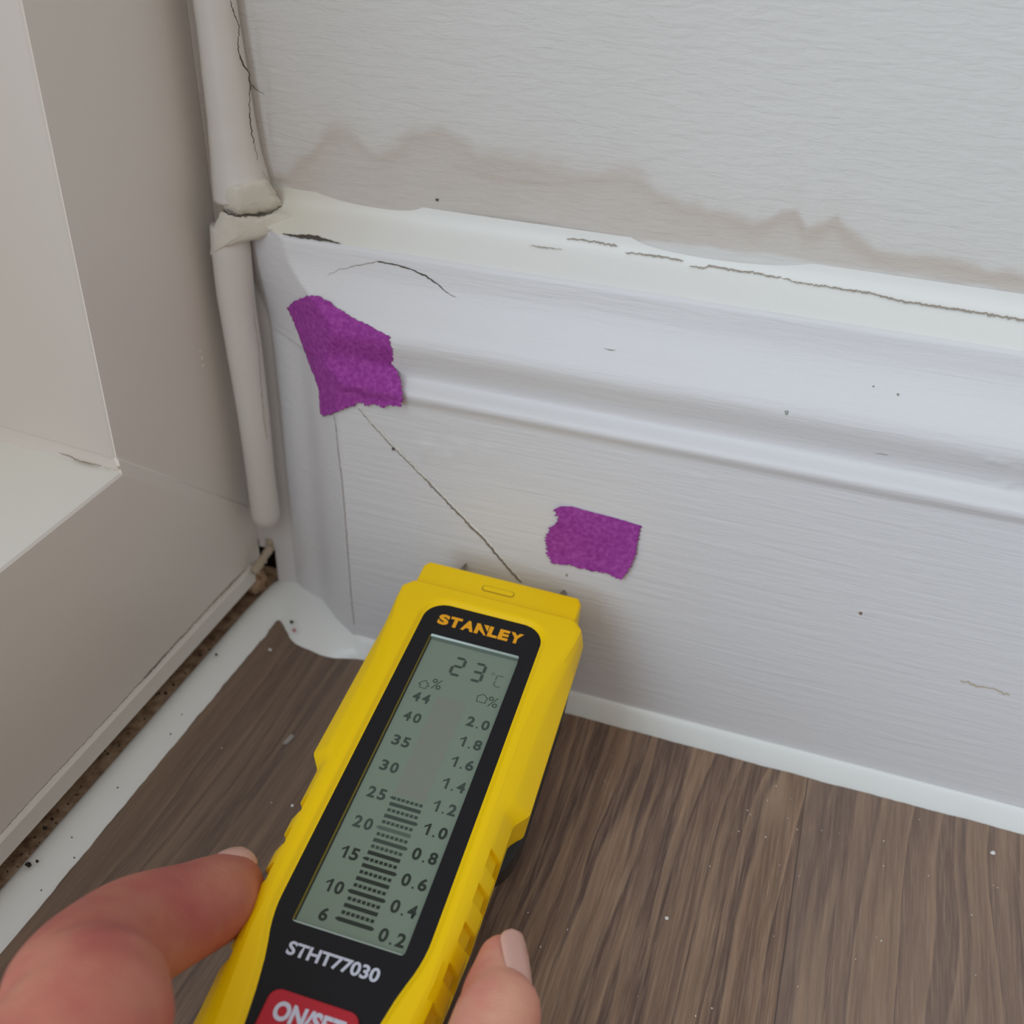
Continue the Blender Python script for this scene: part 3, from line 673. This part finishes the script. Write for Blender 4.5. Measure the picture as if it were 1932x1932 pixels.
# ------------------------------------------------------------------ moisture meter
MR = np.array([[0.997179241863318, -0.04382252486816996, 0.060935588214745935], [0.04977265927459174, 0.9937587780619725, -0.09983072379538607], [-0.05618044130864277, 0.10258205173885873, 0.9931367885016708]])
MO = np.array([-0.06750614061454346, -0.07822072666855093, 0.04510693330881518])
meter = bpy.data.objects.new('moisture_meter', None); C.objects.link(meter); meter.empty_display_size = .02
MW = Matrix(((*MR[0] * .001, MO[0]), (*MR[1] * .001, MO[1]), (*MR[2] * .001, MO[2]), (0, 0, 0, 1)))
meter.matrix_world = MW        # parts below are modelled in millimetres
tag(meter, 'yellow and black pin moisture meter held against the skirting, display reading 23 degrees', 'moisture meter')
def ml(px, z=0.0):
    n = MR[:, 2]; P = on_plane(px, MO + n * z / 1000, n); return (P - MO) @ MR * 1000
def bez_hw(y):
    y = np.asarray(y, float)
    b = np.interp(y, [-90, -70, -63, -56, -50, -46.5, -44, -41, -38, 60], [11, 11.2, 11.5, 12.5, 13.7, 14.7, 15.5, 16.1, 16.4, 16.2])
    c = np.clip(y - 46.5, 0, 6); return b - (6 - np.sqrt(np.maximum(0, 36 - c * c)))
bo = [(float(bez_hw(y)), y) for y in np.concatenate([np.linspace(-70, 46, 60), 46.5 + 6 * np.sin(np.linspace(0, math.pi / 2, 12))])]
bez_poly = bo + [(-x, y) for x, y in reversed(bo)]
bpy_ = np.array(bez_poly)
def poly_sdf(X, Y, poly):
    P = np.stack([X.ravel(), Y.ravel()], -1); d = np.full(len(P), 1e9); ins = np.zeros(len(P), bool)
    n = len(poly)
    for i in range(n):
        a = poly[i]; b = poly[(i + 1) % n]; e = b - a; w = P - a
        t = np.clip((w @ e) / max(e @ e, 1e-12), 0, 1); q = w - t[:, None] * e; d = np.minimum(d, np.hypot(q[:, 0], q[:, 1]))
        c = ((a[1] > P[:, 1]) != (b[1] > P[:, 1]))
        with np.errstate(divide='ignore', invalid='ignore'):
            xi = (b[0] - a[0]) * (P[:, 1] - a[1]) / (b[1] - a[1]) + a[0]
        ins ^= c & (P[:, 0] < xi)
    return (np.where(ins, -d, d)).reshape(X.shape)
# body
ribs = [(-13.2, -17.0), (-21.9, -25.7), (-30.8, -34.6), (-39.7, -43.4), (-48.5, -52)]
ysec = set(np.round(np.arange(-84, 58.6, .5), 3))
for a, b in ribs: ysec |= {a, a - .25, b, b + .25}
ysec |= {-.3, -1.0, -1.8, -2.6, -3.3, 54.0, 55, 56, 57, 57.6, 58.0, 58.3}
ysec = np.array(sorted(ysec))
def hw_at(y):
    h = np.interp(y, [-84, -80, -65, -45, -30, -4, -3.0, -.3, .6, 10, 40, 54.5, 58.3], [14, 18.5, 22.0, 22.7, 23.6, 23.8, 24.2, 26.2, 26.6, 26.5, 26.3, 26.2, 22.8]); return h
def xs_at(y): return np.interp(y, [-84, -80, -65, -45, 20, 30, 50, 55, 58.3], [11, 14.5, 17.2, 19.6, 20.0, 20.6, 24.6, 24.9, 22.2])
NX = 171
rows = []
for y in ysec:
    hw, xs_ = hw_at(y), min(xs_at(y), hw_at(y) - .6)
    inr = any(b <= y <= a for a, b in ribs)
    tx = np.linspace(-1, 1, NX) * xs_
    sd = poly_sdf(tx, np.full(NX, y), bpy_)
    zt_ = -3.0 + 2.95 * sstep((sd + 1.1) / .7) + .95 * sstep((sd + .25) / 1.7)
    edge = sstep((xs_ - np.abs(tx)) / .9); zt_ = zt_ - .35 * (1 - edge)
    endf = sstep((58.3 - y) / .9); zt_ = zt_ - .7 * (1 - endf) - 5 * (1 - sstep((y + 84) / 4))
    side = [(hw - (hw - xs_) * .62, -.6), (hw - (hw - xs_) * .52 , -1.0), (hw, -5.0), (hw - .1, -5.8), (hw - .3, -8.5), (hw - .6, -11.6), (hw - .62, -12.2), (hw - .85, -14.2), (hw - 2.5, -14.4)]
    if inr: side = [(x - (.95 if 1 <= i <= 6 else 0), z - (.25 if 1 <= i <= 2 else 0)) for i, (x, z) in enumerate(side)]
    L_ = [(-x, z) for x, z in reversed(side)]; R2 = side
    ring = [(x, y, z) for x, z in L_] + [(tx[k], y, zt_[k]) for k in range(NX)] + [(x, y, z) for x, z in R2]
    rows.append(ring)
rows = np.array(rows); nr, nc = rows.shape[:2]
V = rows.reshape(-1, 3).tolist(); F_ = grid_faces(nr, nc, True)
F_.append(tuple(range(nc))); F_.append(tuple((nr - 1) * nc + j for j in range(nc)))
body = smooth_angle(mesh('body', V, F_, M_yel, meter), 28)
# 2D outline -> extruded mesh
def outline(name, loops, z0, z1, mat, parent, bevel=0.0):
    cu = bpy.data.curves.new('tmp', 'CURVE'); cu.dimensions = '2D'; cu.fill_mode = 'BOTH'
    for lp in loops:
        sp = cu.splines.new('POLY'); sp.points.add(len(lp) - 1)
        for i, (x, y) in enumerate(lp): sp.points[i].co = (x, y, 0, 1)
        sp.use_cyclic_u = True
    cu.extrude = (z1 - z0) / 2 - bevel; cu.bevel_depth = bevel; cu.bevel_resolution = 2; cu.offset = -bevel
    ob = bpy.data.objects.new('tmp', cu)
    me = bpy.data.meshes.new_from_object(ob); bpy.data.objects.remove(ob); bpy.data.curves.remove(cu)
    me.name = name
    for v_ in me.vertices: v_.co.z += (z0 + z1) / 2
    me.materials.clear(); me.materials.append(mat.m)
    o = bpy.data.objects.new(name, me); C.objects.link(o); o.parent = parent
    return o
def rrect(x0, x1, y0, y1, r, n=6):
    out = []
    for cx_, cy_, a0 in ((x1 - r, y1 - r, 0), (x0 + r, y1 - r, 90), (x0 + r, y0 + r, 180), (x1 - r, y0 + r, 270)):
        for i in range(n + 1):
            a = math.radians(a0 + 90 * i / n); out.append((cx_ + r * math.cos(a), cy_ + r * math.sin(a)))
    return out
win = rrect(-12.1, 12.1, -41.5, 41.5, .9)
bezel = outline('bezel', [[(x * .994, y - .05) for x, y in bez_poly], win], -2.4, 0.0, M_blk, meter, .12)
btn = outline('power_button', [rrect(-9.4, 9.0, -67, -54.9, 2.4)], -1, 1.0, M_red, meter, .45)
cap = outline('pin_cap', [[(-22.4, 57), (22.4, 57), (22.6, 65.2), (21.4, 67.2), (-21.4, 67.2), (-22.6, 65.2)]], -17, -.2, M_yel, meter, .7)
cut = outline('cap_slot', [rrect(-4.6, 4.6, 60.9, 63.2, 1.0)], -.9, -.16, M_slot_shade, cap, 0)
cut2 = outline('slot_lip', [rrect(-4.3, 4.3, 61.35, 63.0, .8)], -.9, -.10, M_yel, cap, 0)
# black back shell
rows = []
for y in np.array([-83, -81, -60, -30, -14, -11, -8.5, -5, -1, 3, 20, 40, 52, 56, 57.5]):
    hw = np.interp(y, [-83, -81, -14, -11, -8, -3, 2, 50, 56, 57.5], [12, 16, 20.3, 22.6, 24.2, 25.6, 25.9, 25.6, 23.5, 22])
    zb2 = np.interp(y, [-83, -40, -14, -6, 57.5], [-19, -20, -20, -24, -24])
    rows.append([(-hw + 1, y, -13.8), (-hw, y, -14.6), (-hw + .3, y, zb2 + 2), (-hw + 2.2, y, zb2), (hw - 2.2, y, zb2), (hw - .3, y, zb2 + 2), (hw, y, -14.6), (hw - 1, y, -13.8)])
rows = np.array(rows, float); nr, nc = rows.shape[:2]
F_ = grid_faces(nr, nc, True); F_.append(tuple(range(nc))); F_.append(tuple((nr - 1) * nc + j for j in range(nc)))
smooth_angle(mesh('back_shell', rows.reshape(-1, 3).tolist(), F_, M_blk2, meter), 40)
# pins
def lathe(name, axis_pts, mat, parent, c, nseg=18):
    V = []
    for y, r in axis_pts:
        for j in range(nseg):
            a = 2 * math.pi * j / nseg; V.append((c[0] + r * math.cos(a), y, c[1] + r * math.sin(a)))
    F_ = grid_faces(len(axis_pts), nseg, True); F_.append(tuple(range(nseg)))
    F_.append(tuple((len(axis_pts) - 1) * nseg + j for j in range(nseg)))
    return mesh(name, V, F_, mat, parent)
for sx_ in (-14.3, 15.6):
    lathe('pin', [(65, 1.15), (72.5, 1.15), (75.2, 1.05), (78.6, .1)], M_pin, cap, (sx_, -9.0))
# LCD
ZL = -.95
def lc(px): q = ml(px, ZL); return q[0], q[1]
lcd = outline('display', [rrect(-12.6, 12.6, -42, 42, .9)], -2.2, ZL, M_lcd, meter)
# bright rim of the clear window
def frame_strip(x0, x1, y0, y1, z0, z1, mat, name):
    return mesh(name, [(x0, y0, z0), (x1, y0, z0), (x1, y1, z1), (x0, y1, z1)], [(0, 1, 2, 3)], mat, lcd, smooth=False)
frame_strip(-11.9, 11.9, 40.95, 41.4, -.5, -.1, M_edge, 'window_edge')
frame_strip(-11.9, 11.9, 40.2, 40.95, ZL + .03, -.5, M_segl, 'window_edge')
frame_strip(-12.0, 11.9, -41.45, -41.15, -.2, -.12, M_edge, 'window_edge')
mesh('window_edge', [(-12.05, -41, -.1), (-11.75, -41, -.6), (-11.75, 41, -.6), (-12.05, 41, -.1)], [(0, 1, 2, 3)], Mat('yellow_reflection', lin(120, 108, 30), .4), lcd, smooth=False)  # reflection along the left window edge, painted as a yellow strip
mesh('window_edge', [(-11.70, -41, -.62), (-11.5, -41, -.8), (-11.5, 41, -.8), (-11.70, 41, -.62)], [(0, 1, 2, 3)], M_blk2, lcd, smooth=False)
SEGZ = ZL + .02
def flat(name, polys, mat, parent, z):
    V, F_ = [], []
    for p in polys:
        b = len(V); V += [(x, y, z) for x, y in p]; F_.append(tuple(range(b, b + len(p))))
    me = bpy.data.meshes.new(name); me.from_pydata(V, [], F_)
    me.materials.append(mat.m); o = bpy.data.objects.new(name, me); C.objects.link(o); o.parent = parent; return o
def one(name, cx_, cy_, h, mat, parent, z):
    t = .55; return flat(name, [[(cx_ + .1, cy_ - h / 2), (cx_ + .1 + t, cy_ - h / 2), (cx_ + .1 + t, cy_ + h / 2), (cx_ + .2, cy_ + h / 2), (cx_ - .15, cy_ + h * .36), (cx_ - .75, cy_ + h * .22), (cx_ - .75, cy_ + h * .05), (cx_ + .1, cy_ + h * .26)]], mat, parent, z)
def text(s, name, cx_, cy_, h, mat, parent, z, width=None, off=.0, space=1.0, shear=0.0, ext=0.0, rot=0):
    cu = bpy.data.curves.new('tmp', 'FONT'); cu.body = s; cu.size = 1; cu.offset = off; cu.space_character = space; cu.shear = shear; cu.extrude = ext
    cu.resolution_u = 6
    ob = bpy.data.objects.new('tmp', cu); me = bpy.data.meshes.new_from_object(ob)
    bpy.data.objects.remove(ob); bpy.data.curves.remove(cu); me.name = name
    co = np.array([v_.co[:] for v_ in me.vertices]); lo, hi = co.min(0), co.max(0)
    sy = h / (hi[1] - lo[1]); sx_ = (width / (hi[0] - lo[0])) if width else sy
    for v_ in me.vertices:
        x = (v_.co.x - (lo[0] + hi[0]) / 2) * sx_; y = (v_.co.y - (lo[1] + hi[1]) / 2) * sy
        v_.co = (cx_ + x * math.cos(rot) - y * math.sin(rot), cy_ + x * math.sin(rot) + y * math.cos(rot), z + v_.co.z)
    me.materials.clear(); me.materials.append(mat.m)
    o = bpy.data.objects.new(name, me); C.objects.link(o); o.parent = parent; return o
LN = [('44', (795, 1316), M_segm), ('40', (779, 1353), M_segm), ('35', (756, 1398), M_segm), ('30', (735, 1446), M_segm), ('25', (710, 1496), M_segm), ('20', (685, 1552), M_segm), ('15', (656, 1608), M_seg), ('10', (627, 1671), M_seg), ('6', (612, 1725), M_seg)]
for s, px, mt in LN:
    x, y = lc(px)
    for k, ch in enumerate(s):
        xc = -6.9 + (k - .5) * 2.45 if len(s) == 2 else -6.3
        if ch == '1': one('scale_digit', xc - .2, y, 3.0, mt, lcd, SEGZ); continue
        text(ch, 'scale_digit', xc - .34, y, 3.0, mt, lcd, SEGZ, width=(1.85 if ch != '1' else 1.0), off=.035)
RN = [('2.0', (902, 1365)), ('1.8', (889, 1403)), ('1.6', (874, 1441)), ('1.4', (857, 1482)), ('1.2', (840, 1525)), ('1.0', (823, 1569)), ('0.8', (803, 1616)), ('0.6', (783, 1665)), ('0.4', (762, 1715)), ('0.2', (742, 1770))]
for i, (s, px) in enumerate(RN):
    x, y = lc(px); mt = M_segm if i < 5 else M_seg
    if s[0] == '1': one('scale_digit', 8.45 - 1.95, y, 3.0, mt, lcd, SEGZ)
    else: text(s[0], 'scale_digit', 8.45 - 1.95, y, 3.0, mt, lcd, SEGZ, width=1.9, off=.035)
    text(s[2], 'scale_digit', 8.45 + 1.75, y, 3.0, mt, lcd, SEGZ, width=1.9, off=.035)
    flat('decimal_point', [[(8.15, y - 1.5), (8.6, y - 1.5), (8.6, y - 1.05), (8.15, y - 1.05)]], mt, lcd, SEGZ)
# bar graph: 20 rows, solid rows alternate with rows of seven cells
y0 = lc((768, 1513))[1]; y1 = lc((670, 1743))[1]
print('bars', y0, y1, lc((740, 1505)), lc((797, 1522)))
pt_left = {0, 5, 10, 15, 19}; pt_right = {3, 7, 11, 15, 19}
for i in range(20):
    y = y0 + (y1 - y0) * i / 19; a, b = -3.6, 3.75; h = .46
    mt = M_segm if i < 9 else M_seg
    if i % 2 == 1:
        p = [(a, y - h), (b, y - h)] + ([(b + .45, y - h * .3), (b + .45, y + h * .3)] if i in pt_right else []) + [(b, y + h), (a, y + h)] + ([(a - .7, y)] if i in pt_left else [])
        flat('bar', [p], (M_segl if i == 5 else mt), lcd, SEGZ)
    else:
        polys = []; w = (b - a) / 7.0
        for k in range(7): polys.append([(a + k * w + .12, y - h * .85), (a + (k + 1) * w - .14, y - h * .85), (a + (k + 1) * w - .14, y + h * .85), (a + k * w + .12, y + h * .85)])
        if i in pt_left: polys.append([(a - .65, y), (a + .12, y - h * .85), (a + .12, y + h * .85)])
        flat('bar', polys, mt, lcd, SEGZ)
gt = lc((850, 1318))[1]
flat('ghost_column', [[(-3.7, y0 + 1.0), (3.8, y0 + 1.0), (3.8, gt), (-3.7, gt)]], M_ghost, lcd, SEGZ - .005)
# seven segment temperature
def seven(cx_, cy_, w, h, t, on, mat):
    S = {'a': (0, 1, 1, 1), 'b': (1, .5, 1, 1), 'c': (1, 0, 1, .5), 'd': (0, 0, 1, 0), 'e': (0, 0, 0, .5), 'f': (0, .5, 0, 1), 'g': (0, .5, 1, .5)}
    polys = []
    for k in on:
        u0, v0, u1, v1 = S[k]; X0 = cx_ + (u0 - .5) * w; X1 = cx_ + (u1 - .5) * w; Y0 = cy_ + (v0 - .5) * h; Y1 = cy_ + (v1 - .5) * h
        if k in 'adg': polys.append([(X0 + .1, Y0), (X0 + t * .6, Y0 - t / 2), (X1 - t * .6, Y0 - t / 2), (X1 - .1, Y0), (X1 - t * .6, Y0 + t / 2), (X0 + t * .6, Y0 + t / 2)])
        else: polys.append([(X0, Y0 + .1), (X0 + t / 2, Y0 + t * .6), (X0 + t / 2, Y1 - t * .6), (X0, Y1 - .1), (X0 - t / 2, Y1 - t * .6), (X0 - t / 2, Y0 + t * .6)])
    return polys
x, y = lc((864, 1258)); flat('temperature_digit', seven(x, y, 2.6, 5.6, .8, 'abged', M_segm), M_segm, lcd, SEGZ)
x, y = lc((902, 1269)); flat('temperature_digit', seven(x, y, 2.6, 5.6, .8, 'abgcd', M_segm), M_segm, lcd, SEGZ)
x, y = lc((941, 1286)); flat('unit_letter', seven(x, y, 1.8, 3.6, .35, 'afed', M_segl), M_segl, lcd, SEGZ)
x, y = lc((932, 1272)); text('o', 'degree_mark', x - .2, y, .9, M_segl, lcd, SEGZ)
for px in ((824, 1291), (930, 1325)):
    x, y = lc(px); text('%', 'percent_mark', x, y, 3.2, M_segm, lcd, SEGZ, width=2.6)
def stroke(name, pts, t, mat, closed=True):
    polys = []; n = len(pts)
    for i in range(n if closed else n - 1):
        a = np.array(pts[i]); b = np.array(pts[(i + 1) % n]); d = (b - a) / np.linalg.norm(b - a); q = np.array([-d[1], d[0]]) * t / 2; e = d * t / 2
        polys.append([tuple(a - q - e), tuple(b - q + e), tuple(b + q + e), tuple(a + q - e)])
    return flat(name, polys, mat, lcd, SEGZ)
x, y = lc((909, 1318)); stroke('house_icon', [(x - 1, y - 1.2), (x + 1.1, y - 1.2), (x + 1.3, y + .5), (x + .05, y + 1.4), (x - 1.2, y + .5)], .22, M_segm)
x, y = lc((800, 1291)); stroke('tree_icon', [(x - .8, y - 1.2), (x + .8, y - 1.2), (x + .8, y - .3), (x + 1.3, y - .3), (x + .9, y + .5), (x, y + 1.3), (x - .9, y + .5), (x - 1.3, y - .3), (x - .8, y - .3)], .2, M_segm)
# lettering on the bezel
a = ml((826, 1168)); b = ml((987, 1206))
lx, ly = (a[0] + b[0]) / 2, (a[1] + b[1]) / 2; lw = abs(b[0] - a[0]); print('logo', a, b)
hts = 3.7
widths = [('S', .92), ('T', .98), ('A', 1.08), ('N', 1.05), ('L', .82), ('E', .86), ('Y', 1.08)]
tot = sum(w for _, w in widths); cur = lx - lw / 2
for ch, w in widths:
    ww = lw * w / tot * .93; c_ = cur + lw * w / tot / 2
    if ch != 'N': text(ch, 'logo_letter', c_, ly, hts, M_logo, bezel, .03, width=ww, off=.055)
    else:
        x0, x1, yb_, yt_ = c_ - ww / 2, c_ + ww / 2, ly - hts / 2, ly + hts / 2; s = ww * .30
        flat('logo_letter', [[(x0, yb_), (x0 + s, yb_), (x0 + s, yb_ + hts * .42), (x1 - s * .5, yb_), (x1 + .02, yb_), (x0 + s * .9, yt_), (x0, yt_)], [(x1 - s * 1.5, yt_), (x1, yt_), (x1, yb_ + hts * .40)]], M_logo, bezel, .03)
    cur += lw * w / tot
a = ml((543, 1787)); b = ml((716, 1842)); text('STHT77030', 'model_number', (a[0] + b[0]) / 2, (a[1] + b[1]) / 2, 2.9, M_print, bezel, .03, width=abs(b[0] - a[0]), off=.03, space=1.0)
a = ml((518, 1908), 1); b = ml((645, 1946), 1); print('onset', a, b)
text('ON/SET', 'button_lettering', (a[0] + b[0]) / 2, (a[1] + b[1]) / 2 + .2, 3.7, M_print, btn, 1.03, width=abs(b[0] - a[0]) + .6, off=.045)

# ------------------------------------------------------------------ hand
def seg(path, radii, sq=1.0, nrm=(0, 0, 1), n=24, sub=7):
    """closed tapered tube through the given points (catmull-rom), for the voxel union"""
    P = np.array(path, float); R_ = np.array(radii, float); pts, rad = [], []
    for i in range(len(P) - 1):
        p0, p1, p2, p3 = P[max(i - 1, 0)], P[i], P[i + 1], P[min(i + 2, len(P) - 1)]
        for k in range(sub):
            t = k / sub
            pts.append(.5 * ((2 * p1) + (-p0 + p2) * t + (2 * p0 - 5 * p1 + 4 * p2 - p3) * t * t + (-p0 + 3 * p1 - 3 * p2 + p3) * t ** 3))
            rad.append(R_[i] + (R_[i + 1] - R_[i]) * (t * t * (3 - 2 * t)))
    pts.append(P[-1]); rad.append(R_[-1]); pts = np.array(pts); rad = np.array(rad)
    # rounded ends
    d0 = pts[0] - pts[1]; d0 /= np.linalg.norm(d0); d1 = pts[-1] - pts[-2]; d1 /= np.linalg.norm(d1)
    A_, Ra = [], []
    for th in np.linspace(90, 8, 7): A_.append(pts[0] + d0 * rad[0] * math.sin(math.radians(th)) * .95); Ra.append(rad[0] * math.cos(math.radians(th)))
    E_, Re = [], []
    for th in np.linspace(8, 90, 9): E_.append(pts[-1] + d1 * rad[-1] * math.sin(math.radians(th)) * 1.0); Re.append(rad[-1] * math.cos(math.radians(th)))
    pts = np.concatenate([A_, pts, E_]); rad = np.concatenate([Ra, rad, Re]); rad = np.maximum(rad, .0002)
    V = []; nn = np.array(nrm, float)
    for i in range(len(pts)):
        t = pts[min(i + 1, len(pts) - 1)] - pts[max(i - 1, 0)]; t /= np.linalg.norm(t)
        a = np.cross(t, nn); a /= np.linalg.norm(a); b = np.cross(a, t)
        for j in range(n):
            th = 2 * math.pi * j / n; V.append(pts[i] + rad[i] * (math.cos(th) * a + math.sin(th) * b * sq))
    F_ = grid_faces(len(pts), n, True); F_.append(tuple(range(n))); F_.append(tuple((len(pts) - 1) * n + j for j in range(n)))
    return V, F_
HV, HF = [], []
def add(vf):
    b = len(HV); HV.extend(vf[0]); HF.extend([tuple(i + b for i in f) for f in vf[1]])
T_tip = at_z((428, 1674), .0370); T_mid = at_z((385, 1706), .043); T_ip = at_z((240, 1770), .054); T_px = at_z((146, 1868), .066); T_mc = at_z((120, 1990), .072)
for nm_, q in (('tip', T_tip), ('mid', T_mid), ('ip', T_ip), ('px', T_px), ('mc', T_mc)): print('thumb', nm_, q.round(4))
I_tip = at_z((950, 1812), .0385); I_2 = at_z((936, 1890), .0400); I_3 = at_z((926, 1960), .0425)
for nm_, q in (('tip', I_tip), ('2', I_2), ('3', I_3)): print('index', nm_, q.round(4))
palm = np.array([-.070, -.262, .040])
add(seg([T_tip, T_mid, T_ip, T_px, T_mc, (-.105, -.235, .066), (-.088, -.275, .052)], [.0080, .0096, .0112, .0120, .0128, .0150, .0170], .92))
add(seg([I_tip, I_2, I_3, (-.030, -.192, .050), (-.034, -.226, .053), (-.050, -.265, .048)], [.0054, .0071, .0083, .0090, .0098, .0120], .95))
for (kx, kz, dy, rr_) in ((-.050, .046, 0, .0094), (-.068, .042, -.004, .0090), (-.086, .040, -.010, .0082)):
    add(seg([(kx - .004, -.262 + dy, .042), (kx + .002, -.225 + dy, kz), (kx + .012, -.196 + dy, .034), (kx + .006, -.186 + dy, .018), (kx - .012, -.197 + dy, .0125)], [.012, .0100, rr_, rr_ * .93, rr_ * .85], .95))
add(seg([(-.070, -.245, .044), (-.074, -.285, .044), (-.080, -.335, .048), (-.088, -.42, .060), (-.10, -.52, .08)], [.021, .0235, .021, .024, .030], .75))
add(seg([(-.045, -.255, .046), (-.060, -.29, .045), (-.078, -.335, .047)], [.013, .016, .018], .8))
add(seg([(-.095, -.25, .046), (-.092, -.285, .045), (-.084, -.335, .047)], [.012, .015, .018], .8))
hand = mesh('hand', HV, HF, M_skin)
md = hand.modifiers.new('union', 'REMESH'); md.mode = 'VOXEL'; md.voxel_size = .0011; md.use_smooth_shade = True
md = hand.modifiers.new('soften', 'SMOOTH'); md.factor = .5; md.iterations = 9
tag(hand, "person's bare left hand gripping both sides of the yellow meter", 'hand')
# nails
def nail(c, along, out, w, L, name='nail', curve=.55, thick=.0005, mat=M_nail):
    c = np.array(c, float); a = np.array(along, float); a /= np.linalg.norm(a); o_ = np.array(out, float); o_ -= a * (o_ @ a); o_ /= np.linalg.norm(o_)
    s = np.cross(a, o_); N1, N2 = 18, 14; P = np.zeros((N1, N2, 3))
    for i in range(N1):
        u = i / (N1 - 1); wid = w * (.80 + .2 * math.sin(math.pi * min(1, u * 1.3) * .5)) * math.sqrt(max(0.02, 1 - max(0, (u - .70) / .30) ** 2.2)) * math.sqrt(max(.15, 1 - max(0, (.14 - u) / .14) ** 2))
        for j in range(N2):
            v_ = 2 * j / (N2 - 1) - 1
            P[i, j] = c + a * (u - .5) * L + s * v_ * wid * .5 - o_ * (curve * w * .5 * (v_ * wid / w) ** 2 + .0011 * (u - .4) ** 2 * 2)
    Q = P - o_ * thick; V = np.concatenate([P.reshape(-1, 3), Q.reshape(-1, 3)]); f = grid_faces(N1, N2); M0 = N1 * N2
    F_ = list(f) + [tuple(reversed([x + M0 for x in q])) for q in f]
    b = [i * N2 for i in range(N1)] + [(N1 - 1) * N2 + j for j in range(1, N2)] + [i * N2 + N2 - 1 for i in range(N1 - 2, -1, -1)] + [j for j in range(N2 - 2, 0, -1)]
    for x, y in zip(b, b[1:] + b[:1]): F_.append((x, y, y + M0, x + M0))
    return mesh(name, V, F_, mat, hand)
ax = I_tip - I_2; ax /= np.linalg.norm(ax)
outv = np.array([.87, .06, .50]); outv -= ax * (outv @ ax); outv /= np.linalg.norm(outv)
nail(I_tip * .70 + I_2 * .30 + outv * .0060, ax * .96 - outv * .20, outv, .0104, .0180)
ax = T_tip - T_mid; ax /= np.linalg.norm(ax)
outv = np.array([-.15, .95, .02]); outv -= ax * (outv @ ax); outv /= np.linalg.norm(outv)
nail(T_tip + outv * .0076 + ax * .0015, ax, outv, .0100, .0095)
